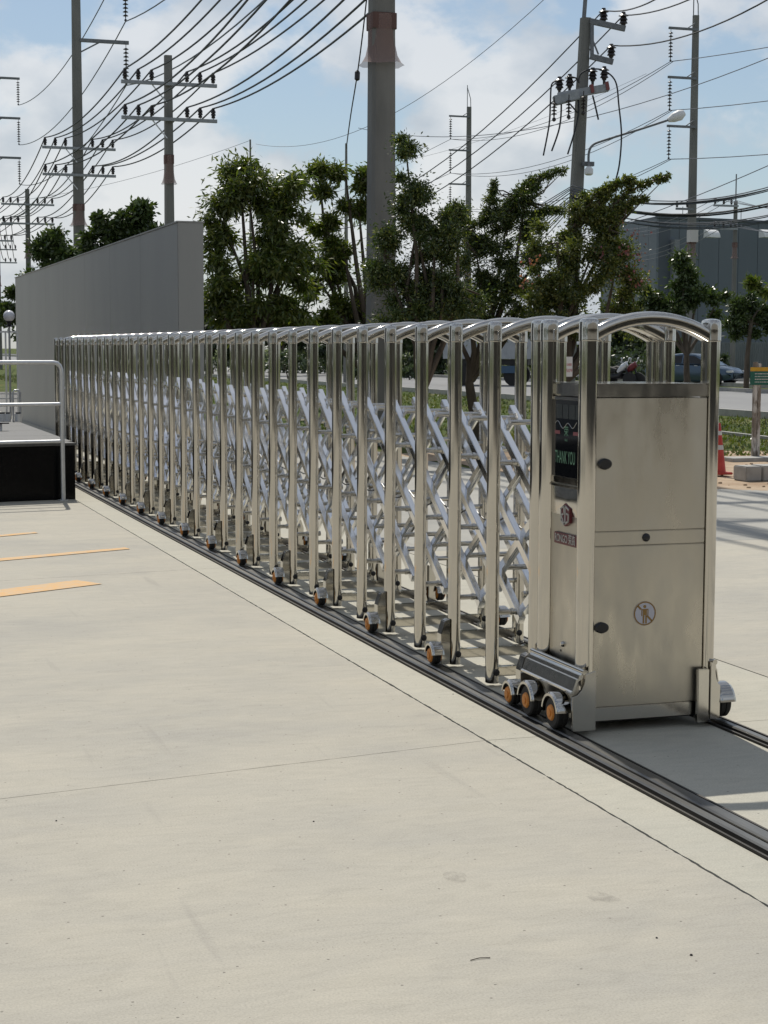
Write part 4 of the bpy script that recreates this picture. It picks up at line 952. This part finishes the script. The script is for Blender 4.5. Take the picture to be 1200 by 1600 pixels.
fl = leaves_mesh('flowers', [tuple(at(x, y, 26.6)) for x, y in ((990, 365), (1000, 400), (975, 395), (1000, 440), (940, 400), (985, 430), (820, 440), (830, 410))], [0.24]*8, 170, 0.042, 0.8, LEAFP)
link('flowers', fl, bpy.data.objects['tree.004'])['kind'] = 'stuff'
tree('dark rounded tree behind the wall, left of the wall pole', 52, 190, [(195, 350, 45, 32), (170, 370, 35, 25), (225, 365, 35, 22), (150, 390, 28, 18), (215, 335, 18, 16), (250, 372, 16, 14)], 0.16, (0.17, 0.45), 0.27, 17000, LEAF2, twigs=False, dens=1.5)
tree('dark tree behind the lower end of the wall', 58, 85, [(75, 410, 30, 28), (100, 390, 24, 16), (50, 440, 25, 28), (35, 470, 22, 25), (88, 376, 14, 12), (20, 500, 25, 30), (130, 405, 24, 18)], 0.15, (0.17, 0.45), 0.26, 15000, LEAF2, twigs=False)
tree('dark tree before the grey factory, left of the tall factory pole', 66, 1075, [(1070, 440, 32, 30), (1050, 470, 34, 26), (1095, 455, 34, 28), (1120, 475, 22, 20), (1070, 415, 16, 18), (1040, 490, 30, 20), (1010, 480, 25, 30)], 0.12, (0.17, 0.45), 0.27, 15000, LEAF2, twigs=False)
tree('small round dark tree on a thin trunk at the right edge', 62, 1166, [(1165, 490, 36, 22), (1150, 505, 26, 20), (1185, 505, 28, 20), (1165, 475, 22, 14), (1200, 490, 22, 20)], 0.09, (0.15, 0.35), 0.22, 12000, LEAF2, fork=0.9, twigs=False)
tree('flat-topped tree beyond the small round tree at the right edge', 75, 1215, [(1200, 450, 30, 12), (1225, 455, 30, 16), (1180, 445, 14, 6)], 0.12, (0.26, 0.3), 0.28, 2500, LEAF1, fork=0.9, twigs=False)
# trees and shrubs on the far side of the road, low in the gaps between the gate posts
FARN = ['beside the wall end', 'behind the broad-leaved tree', 'in the gap left of the thick pole', 'right behind the thick pole', 'behind the tall dark tree', 'behind the flowering tree', 'behind the motorcycles', 'above the parked car', 'behind the wall']
for i, (px, py, rx, ry, d) in enumerate(((330, 520, 60, 45, 100), (430, 515, 60, 40, 95), (520, 525, 55, 35, 98), (600, 515, 60, 40, 92), (690, 520, 60, 38, 96), (860, 525, 55, 32, 92), (950, 520, 45, 40, 90), (1020, 530, 40, 38, 88), (250, 520, 60, 45, 110))):
    tree('dark shady tree across the road, '+FARN[i], d, px, [(px, py, rx, ry), (px-rx*.5, py+12, rx*.6, ry*.6), (px+rx*.5, py+10, rx*.6, ry*.6)], 0.14, (0.34, 0.5), 0.42, 4200, LEAFFAR, group='trees beyond the road', fork=0.45, twigs=False)
SHRN = ['left of the thick pole', 'right of the thick pole', 'before the nose of the car', 'rightmost, past the car', 'beside the grey truck', 'leftmost of all']
for i, (px, py, rx, ry) in enumerate(((560, 590, 24, 10), (640, 592, 26, 10), (1095, 572, 16, 9), (1130, 574, 14, 8), (720, 590, 14, 8), (450, 572, 30, 10))):
    tree('low green shrub across the road, '+SHRN[i], 84, px, [(px, py-8, rx, ry)], 0.03, (0.16, 0.5), 0.2, 900, LEAFFAR, group='shrubs across the road', fork=0.2, twigs=False, name='shrub', cat='shrub')
hg = thing('hedge', 'long dark hedge along the far side of the road behind the gate posts', 'hedge', (46, 100, 0))
hc_ = []; 
for i in range(620):
    t_ = random.random(); p_ = at(250, 600, 118).lerp(at(1010, 600, 84), t_); hc_.append((p_.x+random.gauss(0, .4), p_.y+random.gauss(0, .5), random.uniform(.1, 1.5)))
link('foliage', leaves_mesh('foliage', hc_, [.42]*620, 15000, .22, .5, LEAFFAR), hg)
hs_ = []; 
for i in range(60):
    p_ = at(250, 600, 119).lerp(at(1010, 600, 85), i/59); MB().tube([(p_.x, p_.y, -.02), (p_.x+.05, p_.y, .9)], .03, 4).build('stem', BARK, hg)
# grass tufts
def tufts():
    n = 26000; x = rng.uniform(8.0, 20, n); y = 22+rng.random(n)**1.6*75
    keep = (x > 8.3+rng.random(n)*5*(y < 27)); x, y = x[keep], y[keep]; n = len(x)
    a = rng.random(n)*6.283; h = 0.03+0.06*rng.random(n); w = 0.012+0.02*rng.random(n)
    p = np.stack([x, y, np.full(n, -0.03)], 1); s = np.stack([np.cos(a)*w, np.sin(a)*w, np.zeros(n)], 1); l = np.stack([rng.normal(0, .03, n), rng.normal(0, .03, n), h], 1)
    v = np.stack([p-s, p+s, p+l], 1).reshape(-1, 3); me = bpy.data.meshes.new('grass'); me.vertices.add(3*n); me.vertices.foreach_set('co', v.astype(np.float32).ravel())
    me.loops.add(3*n); me.loops.foreach_set('vertex_index', np.arange(3*n, dtype=np.int32)); me.polygons.add(n)
    me.polygons.foreach_set('loop_start', (np.arange(n)*3).astype(np.int32)); me.polygons.foreach_set('loop_total', np.full(n, 3, np.int32)); me.materials.append(GRBL); me.update(calc_edges=True)
    o = link('grass', me); o['kind'] = 'stuff'; o['label'] = 'short patchy grass between the gate and the road'; o['category'] = 'grass'
GRBL = leafmat('grass_blades', [(0.05, 0.08, 0.018), (0.08, 0.10, 0.025), (0.13, 0.12, 0.05)])
tufts()

# ================================================================== VEHICLES
def car(loc, yaw_, label, paint):
    t = thing('parked_car', label, 'car', loc, rz=yaw_, local=True)
    S = [(-2.18, .38, .80), (-2.10, .30, .93), (-1.75, .22, .99), (-1.15, .19, 1.02), (0, .18, .98), (.85, .19, .95), (1.35, .21, .90), (1.85, .26, .80), (2.12, .32, .66), (2.22, .40, .56)]
    rings = []
    for x, zb_, zt in S:
        wd = 0.86*(1-0.10*abs(x/2.2)**4); rings.append([Vector((x, y, z)) for y, z in ((-wd*.93, zb_), (-wd, zb_+.18), (-wd*1.0, zt-.22), (-wd*.94, zt-.06), (-wd*.80, zt), (wd*.80, zt), (wd*.94, zt-.06), (wd, zt-.22), (wd, zb_+.18), (wd*.93, zb_))])
    body_ = MB().loft(rings).build('body', paint, t, smooth=45)
    G = [(-1.95, .96, .97), (-1.55, .98, 1.22), (-1.05, 1.0, 1.41), (-.4, 1.0, 1.475), (.25, .98, 1.44), (.75, .95, 1.25), (1.28, .91, .93)]
    rg = []; 
    for x, zb_, zt in G: rg.append([Vector((x, y, z)) for y, z in ((-.76, zb_), (-.60, zt-.03), (-.50, zt), (.50, zt), (.60, zt-.03), (.76, zb_))])
    MB().loft(rg).build('roof', paint, t, smooth=45)
    for sg in (-1, 1):
        for wn_, poly in (('window', [(-1.45, 1.03), (-1.02, 1.31), (-.35, 1.38), (-.35, 1.02)]), ('window', [(-.28, 1.02), (-.28, 1.385), (.25, 1.35), (.80, 1.08), (.86, .99)])):
            m = MB(); 
            def yy_(z): return sg*(0.775-(z-.96)*0.36+0.004)
            m.loft([[Vector((a, yy_(b)+o, b)) for a, b in poly] for o in (0, sg*0.004)]); m.build('window', GLASSD, t)
        for x in (-1.30, 1.36):
            w_ = MB().cyl((x, sg*0.70, 0.315), (x, sg*0.875, 0.315), 0.315, 24).build('wheel', RUBBER, t, smooth=40)
            m = MB(); m.cyl((x, sg*0.872, 0.315), (x, sg*0.880, 0.315), 0.06, 12)
            for k in range(10):
                a = 2*math.pi*k/10; m.beam((x+.04*math.cos(a), sg*0.880, .315+.04*math.sin(a)), (x+.22*math.cos(a), sg*0.880, .315+.22*math.sin(a)), 0.03, 0.012, (0, 1, 0))
            m.build('rim', GALV, w_)
            m = MB(); m.add([(x+.375*math.cos(a), sg*0.868, max(.2, .315+.375*math.sin(a))) for a in [2*math.pi*k/24 for k in range(24)]], [tuple(range(24))]); m.build('wheel_arch', RUBBER, t)
        for x in (-.55, .35): MB().box((x, min(sg*.862, sg*.885), .90), (x+.16, max(sg*.862, sg*.885), .925)).build('door_handle', GALV, t)
        MB().box((1.88, min(sg*.55, sg*.80), .60), (2.16, max(sg*.55, sg*.80), .70)).build('headlight', WHITE, t, bevel=0.02)
        MB().box((.78, min(sg*.84, sg*1.0), .98), (.92, max(sg*.84, sg*1.0), 1.10)).build('mirror', paint, t, bevel=0.02)
    return t
CARB = MatB('blue_grey_car_paint', 0.25, 0.5, (0.09, 0.13, 0.18)).m
cp = at(1086, 603, 74); cdir = rt*1.0+fw*-0.72; cdir.z = 0
cc = car((cp.x, cp.y, -0.02), math.atan2(cdir.y, cdir.x), 'blue-grey parked car behind the gate cabinet across the road', CARB)
cc.scale = (0.93,)*3
def truck(px, w, z0, h, d, label, blue):
    p = at(px, 590, d); a = math.atan2((rt*1+fw*-.2).y, (rt*1+fw*-.2).x)
    t = thing('parked_truck', label, 'truck', (p.x, p.y, -0.02), rz=a, local=True)
    TW = mottled('truck_body_'+str(px), (0.30, 0.32, 0.34), (0.40, 0.42, 0.44), 2, 0.5, 0.1)
    n = 22; m = MB(); pts = []
    for k in range(n+1): pts.append((-w/2+w*k/n, -1.1-(0.035 if k % 2 else 0)))
    pts += [(w/2, 1.1), (-w/2, 1.1)]
    m.prism(pts, z0, z0+h); m.build('cargo_box', TW, t)
    MB().box((-w/2+.1, -.9, z0-.25), (w/2-.1, .9, z0-.02)).build('chassis', PLASTIC, t)
    for x in (-w*.3, w*.32):
        for y in (-.85, .85): MB().cyl((x, y-.15, .45), (x, y+.15, .45), .45, 18).build('wheel', RUBBER, t, smooth=40)
    MB().box((w*0.16, -1.08, z0-.58), (w*0.16+.62, -1.02, z0-.28)).build('blue_plate' if blue else 'side_guard', MatB('blue_plate_'+str(px), .4, 0, (0.045, 0.10, 0.17) if blue else (.3, .3, .3)).m, t)
    return t
truck(765, 3.6, 1.12, 1.7, 72, 'truck with grey ribbed cargo box and blue side plate behind the gate', True)
tk = at(905, 590, 72)
t = thing('parked_truck', 'white truck front with black grille slots seen left of the cabinet top', 'truck', (tk.x, tk.y, -0.02), rz=-0.2, local=True)
MB().box((-.95, 0, .45), (.95, 1.6, 1.85)).build('cab', WHITE, t, bevel=0.08, smooth=40)
MB().box((-.82, -.012, 1.28), (.82, .02, 1.72)).build('windscreen', GLASSD, t)
for z in (1.14, 1.02, .88, .58): MB().box((-.78, -.02, z-.025), (.78, .02, z+.025)).build('grille_slot', PLASTIC, t)
MB().box((-.95, -.06, .40), (.95, .05, .54)).build('bumper', WHITE, t, bevel=0.02)
for s_ in (-.75, .75): MB().box((s_-.13, -.03, .66), (s_+.13, .02, .80)).build('headlight', GALV, t, bevel=0.02); MB().cyl((s_-.1, .8, .4), (s_+.1, .8, .4), .4, 16).build('wheel', RUBBER, t, smooth=40)
def bike(px, label, tank, d=70):
    p = at(px, 590, d); t = thing('motorcycle', label, 'motorcycle', (p.x, p.y, -0.02), rz=-0.9, local=True, group='parked motorcycles')
    for x in (-.62, .62):
        m = MB(); m.lathe([(.20, -.04), (.29, -.05), (.30, 0), (.29, .05), (.20, .04)], 20, Matrix.Translation((x, 0, .30)) @ Matrix.Rotation(math.pi/2, 4, 'X')); m.build('wheel', RUBBER, t, smooth=40)
    MB().tube([(-.62, 0, .32), (-.2, 0, .42), (.15, 0, .45), (.42, 0, .80), (.62, 0, .32)], [.04, .12, .13, .06, .03], 8).build('frame', PLASTIC, t, smooth=50)
    MB().tube([(-.75, 0, .72), (-.35, 0, .74), (.02, 0, .66)], [.05, .13, .10], 8).build('seat', RUBBER, t, smooth=50)
    MB().tube([(.10, 0, .60), (.32, 0, .80), (.48, 0, .92), (.52, 0, .84)], [.09, .15, .13, .05], 8).build('fairing', tank, t, smooth=50)
    MB().tube([(.36, -.32, 1.02), (.44, 0, .96), (.36, .32, 1.02)], .02, 6).build('handlebar', GALV, t)
    for s_ in (-.3, .3): MB().tube([(.40, s_, 1.02), (.42, s_*1.1, 1.16), (.42, s_*1.3, 1.18)], [.01, .04, .03], 6).build('mirror', GALV, t)
bike(962, 'left motorcycle with a silver fairing parked across the road', GALV)
bike(976, 'right motorcycle with a red fairing parked across the road', MatB('red_fairing', .4, 0, (0.16, 0.02, 0.025)).m)

# ================================================================== SIGNS, CONE, BLOCK
cb_ = gnd(1122.5, 741)
co = thing('traffic_cone', 'red traffic cone with two white bands right of the cabinet', 'cone', (cb_.x, cb_.y, 0))
RED = mottled('cone_red', (0.42, 0.035, 0.025), (0.50, 0.055, 0.04), 12, 0.55); CW = mottled('cone_white', (0.50, 0.50, 0.49), (0.62, 0.62, 0.61), 12, 0.5)
TT = Matrix.Translation((cb_.x, cb_.y, 0))
def cr_(z): return 0.092-0.078*(z/0.62)
MB().lathe([(cr_(z), z) for z in (0.03, 0.2, 0.4, 0.615)]+[(0.010, 0.62)], 24, TT).build('cone_body', RED, co, smooth=40)
MB().box((cb_.x-.13, cb_.y-.13, -0.0), (cb_.x+.13, cb_.y+.13, 0.03)).build('foot', RED, co, bevel=0.01)
for a_, b_2 in ((0.30, 0.355), (0.475, 0.525)): MB().lathe([(cr_(a_)+.002, a_), (cr_(b_2)+.002, b_2)], 24, TT).build('reflective_band', CW, co, smooth=40)
sb = gnd(1180, 716)
sg_ = thing('notice_board', 'green notice board with a yellow header on a peeling white post', 'sign', (sb.x, sb.y, 0))
PEEL = MatB('peeling_white', .8, 0, (.4, .38, .35)); PEEL.color(PEEL.ramp(PEEL.noise(9, 6, .7, (1, 1, .3)), [(0.44, (0.52, 0.50, 0.47)), (0.52, (0.20, 0.17, 0.14))])); PEEL = PEEL.m
GRN = MatB('sign_green', .5, 0, (0.006, 0.10, 0.07)).m; YLW = mottled('sign_yellow', (0.62, 0.36, 0.02), (0.5, 0.27, 0.02), 20, .5)
zt = at(1180, 565, 24.4).z
for k, dx_ in enumerate((-.028, .028)): MB().box((sb.x+dx_-.024, sb.y-.03, -.02), (sb.x+dx_+.024, sb.y+.03, zt if k == 0 else zt-.02)).build('post', PEEL, sg_, bevel=0.004)
x0, x1 = sb.x-0.13, sb.x+0.42; yf = sb.y-.045
MB().box((x0, yf, 1.018), (x1, yf+.012, 1.205)).build('board', GRN, sg_, bevel=.002); MB().box((x0, yf-.002, 1.207), (x1, yf+.012, 1.262)).build('header', YLW, sg_, bevel=.002)
for r_i in range(4):
    z = 1.172-.038*r_i; x = x0+.07; m = MB()
    while x < x1-.04-(.05*(r_i % 2)):
        l = random.uniform(.008, .016); m.box((x, yf-.0015, z-.007), (x+l, yf-.0003, z+.007)); x += l+random.uniform(.004, .012)
    o = m.build('print_line', CW, sg_)
    o['kind'] = 'stuff'
bl = gnd(1168, 750)
bk = thing('concrete_block', 'low concrete block on the dirt at the right edge', 'block', (bl.x, bl.y, 0))
MB().box((bl.x-.02, bl.y, -.02), (bl.x+.19, bl.y+.30, .155)).build('block_half', KERB, bk, bevel=.012); MB().box((bl.x+.20, bl.y-.01, -.02), (bl.x+.62, bl.y+.30, .16)).build('block_half', KERB, bk, bevel=.012)
slb = gnd(1172, 718); tag(MB().box((slb.x-.35, slb.y-.15, -.03), (slb.x+.6, slb.y+.25, .03)).build('flat_slab', KERB, bevel=.01), 'flat concrete slab lying at the foot of the notice board', 'slab')
# stones on the dirt
m = MB()
for k in range(420):
    x, y = random.uniform(8.6, 15), random.uniform(15.5, 22.5)
    if y < 15.6+max(0, (9.4-x))*3: continue
    if x > 9.2 and y < 16.6 and x < 10.2: continue
    r = random.uniform(.006, .028); m.lathe([(r*.5, -r*.3), (r, 0), (r*.8, r*.5), (r*.2, r*.7)], 5, Matrix.Translation((x, y, -.018)) @ Matrix.Rotation(random.random()*3, 4, 'Z'))
o = m.build('gravel', DIRT); o['kind'] = 'stuff'; o['label'] = 'loose stones scattered on the sandy dirt'; o['category'] = 'gravel'
# small banner on a near tree
bn = at(889, 574, 26); 
tb2 = thing('tree_sign', 'small white sign with red writing tied to the tree trunk', 'sign', bn)
MB().box((bn.x-.055, bn.y-.006, bn.z-.14), (bn.x+.055, bn.y+.006, bn.z+.16)).build('board', WHITE, tb2)
REDT = MatB('red_print', .5, 0, (0.42, 0.03, 0.04)).m
for body_, z, s_ in (('088', .04, .055), ('509', -.05, .07)):
    me = text_mesh(body_, s_); me.transform(Matrix.Translation((bn.x, bn.y-.0075, bn.z+z)) @ Matrix.Rotation(math.pi/2, 4, 'X')); me.materials.clear(); me.materials.append(REDT); link('lettering', me, tb2)
STN = MatB('faint_stain', 0.9, 0, (0.30, 0.28, 0.25)); tr2 = STN.node('ShaderNodeBsdfTransparent'); mx2 = STN.node('ShaderNodeMixShader')
STN.link(STN.ramp(STN.noise(24, 5, 0.6), [(0.42, (0, 0, 0)), (0.62, (0.25, 0.25, 0.25))]), mx2.inputs[0]); STN.link(tr2.outputs[0], mx2.inputs[1]); STN.link(STN.b.outputs[0], mx2.inputs[2]); STN.link(mx2.outputs[0], STN.nt.nodes['Material Output'].inputs[0])
for px, py, rr_, lab in ((943, 1405, .042, 'faint ring-shaped stain near the lower right'), (710, 1370, .035, 'faint grey smudge in the middle foreground')):
    g_ = gnd(px, py); me = bpy.data.meshes.new('stain'); me.from_pydata([(g_.x+rr_*math.cos(k*.5236)*random.uniform(.8, 1.2), g_.y+rr_*1.5*math.sin(k*.5236)*random.uniform(.8, 1.2), .002) for k in range(12)], [], [list(range(12))]); me.materials.append(STN.m)
    o = struct(link('stain', me)); o['label'] = lab
# foreground chips and a dry twig on the slab
for k, (px, py) in enumerate(((490, 1284), (1026, 1466), (1080, 1493), (708, 1085), (88, 1283))):
    g_ = gnd(px, py); r = (0.0035, .0035, .0045, .003, .0035)[k]
    tag(MB().lathe([(r*.6, 0), (r, r*.3), (r*.6, r*.8), (.001, r)], 6, Matrix.Translation((g_.x, g_.y, 0.0))).build('pebble', RUBBER), 'tiny dark stone chip on the concrete, '+('near the middle of the picture', 'left one of the lower right pair', 'right one of the lower right pair', 'close to the long joint', 'at the left below the joint')[k], 'stone', 'stone chips on the concrete')
g_ = gnd(749, 1499); tag(MB().tube([(g_.x-.025, g_.y-.004, .002), (g_.x, g_.y+.002, .003), (g_.x+.028, g_.y-.002, .002)], .0012, 5).build('twig', BARK), 'thin dry twig lying on the concrete in the foreground', 'twig')

# ================================================================== OUT OF VIEW (surroundings added for the steel to mirror)
DG = mottled('added_carport_wall', (0.19, 0.185, 0.17), (0.25, 0.24, 0.22), .4, .8)
ob = thing('added_carport', 'unseen beige building with a shaded carport, added behind the viewer for the steel to mirror', 'building', (0, -16, 0))  # unseen building, added to give the steel something dark to reflect
MB().box((-30, -24, 0), (45, -16, 8.5)).build('wall', DG, ob)
MB().box((-30, -15.99, 3.1), (45, -10, 3.45)).build('canopy_roof', DG, ob)  # deep canopy added so the mirrored wall stays in shade
for i in range(16): MB().box((-29.9+4.9*i, -10.4, 0), (-29.7+4.9*i, -10.2, 3.1)).build('canopy_post', GALVD, ob)
MB().box((-30, -16, 0.001), (45, -10.4, 0.006)).build('floor', DG, ob)
gh = thing('added_guardhouse', 'unseen grey guard hut added left of the plinth to dim wall and steel', 'building', (-6, 19, 0))  # unseen block, added to cut light on left faces of wall and posts
GHM = mottled('added_guardhouse_wall', (0.22, 0.225, 0.225), (0.27, 0.275, 0.27), 1.0, 0.8)
MB().box((-10, 19, 0), (-3.4, 36, 4.6)).build('wall', GHM, gh); MB().box((-10.5, 18.5, 4.602), (-2.9, 36.5, 4.9)).build('roof', GHM, gh)
for i in range(5): MB().box((-3.399, 20+3.2*i, 1.0), (-3.36, 22+3.2*i, 2.6)).build('window', GLASSD, gh)
for i, (x, y) in enumerate(((-13, 2), (-14, 8), (-12.5, 14), (-15, -5))):
    bpz = Vector((x, y, -.02)); t = thing('added_tree', ('nearest', 'second', 'third', 'rearmost')[i]+' unseen tree added left of the forecourt for the steel to mirror', 'tree', bpz, 'added trees left of the forecourt')  # unseen trees, added as reflections for the posts' left sides
    MB().tube([bpz, bpz+Vector((0, 0, 1.6))], [.12, .08], 8).build('trunk', BARK, t)
    cs = [tuple(bpz+Vector((random.gauss(0, 1.1), random.gauss(0, 1.4), 2.6+random.gauss(0, .8)))) for _ in range(60)]
    link('crown', leaves_mesh('crown', cs, [.5]*60, 3500, .22, .5, LEAF2), t)
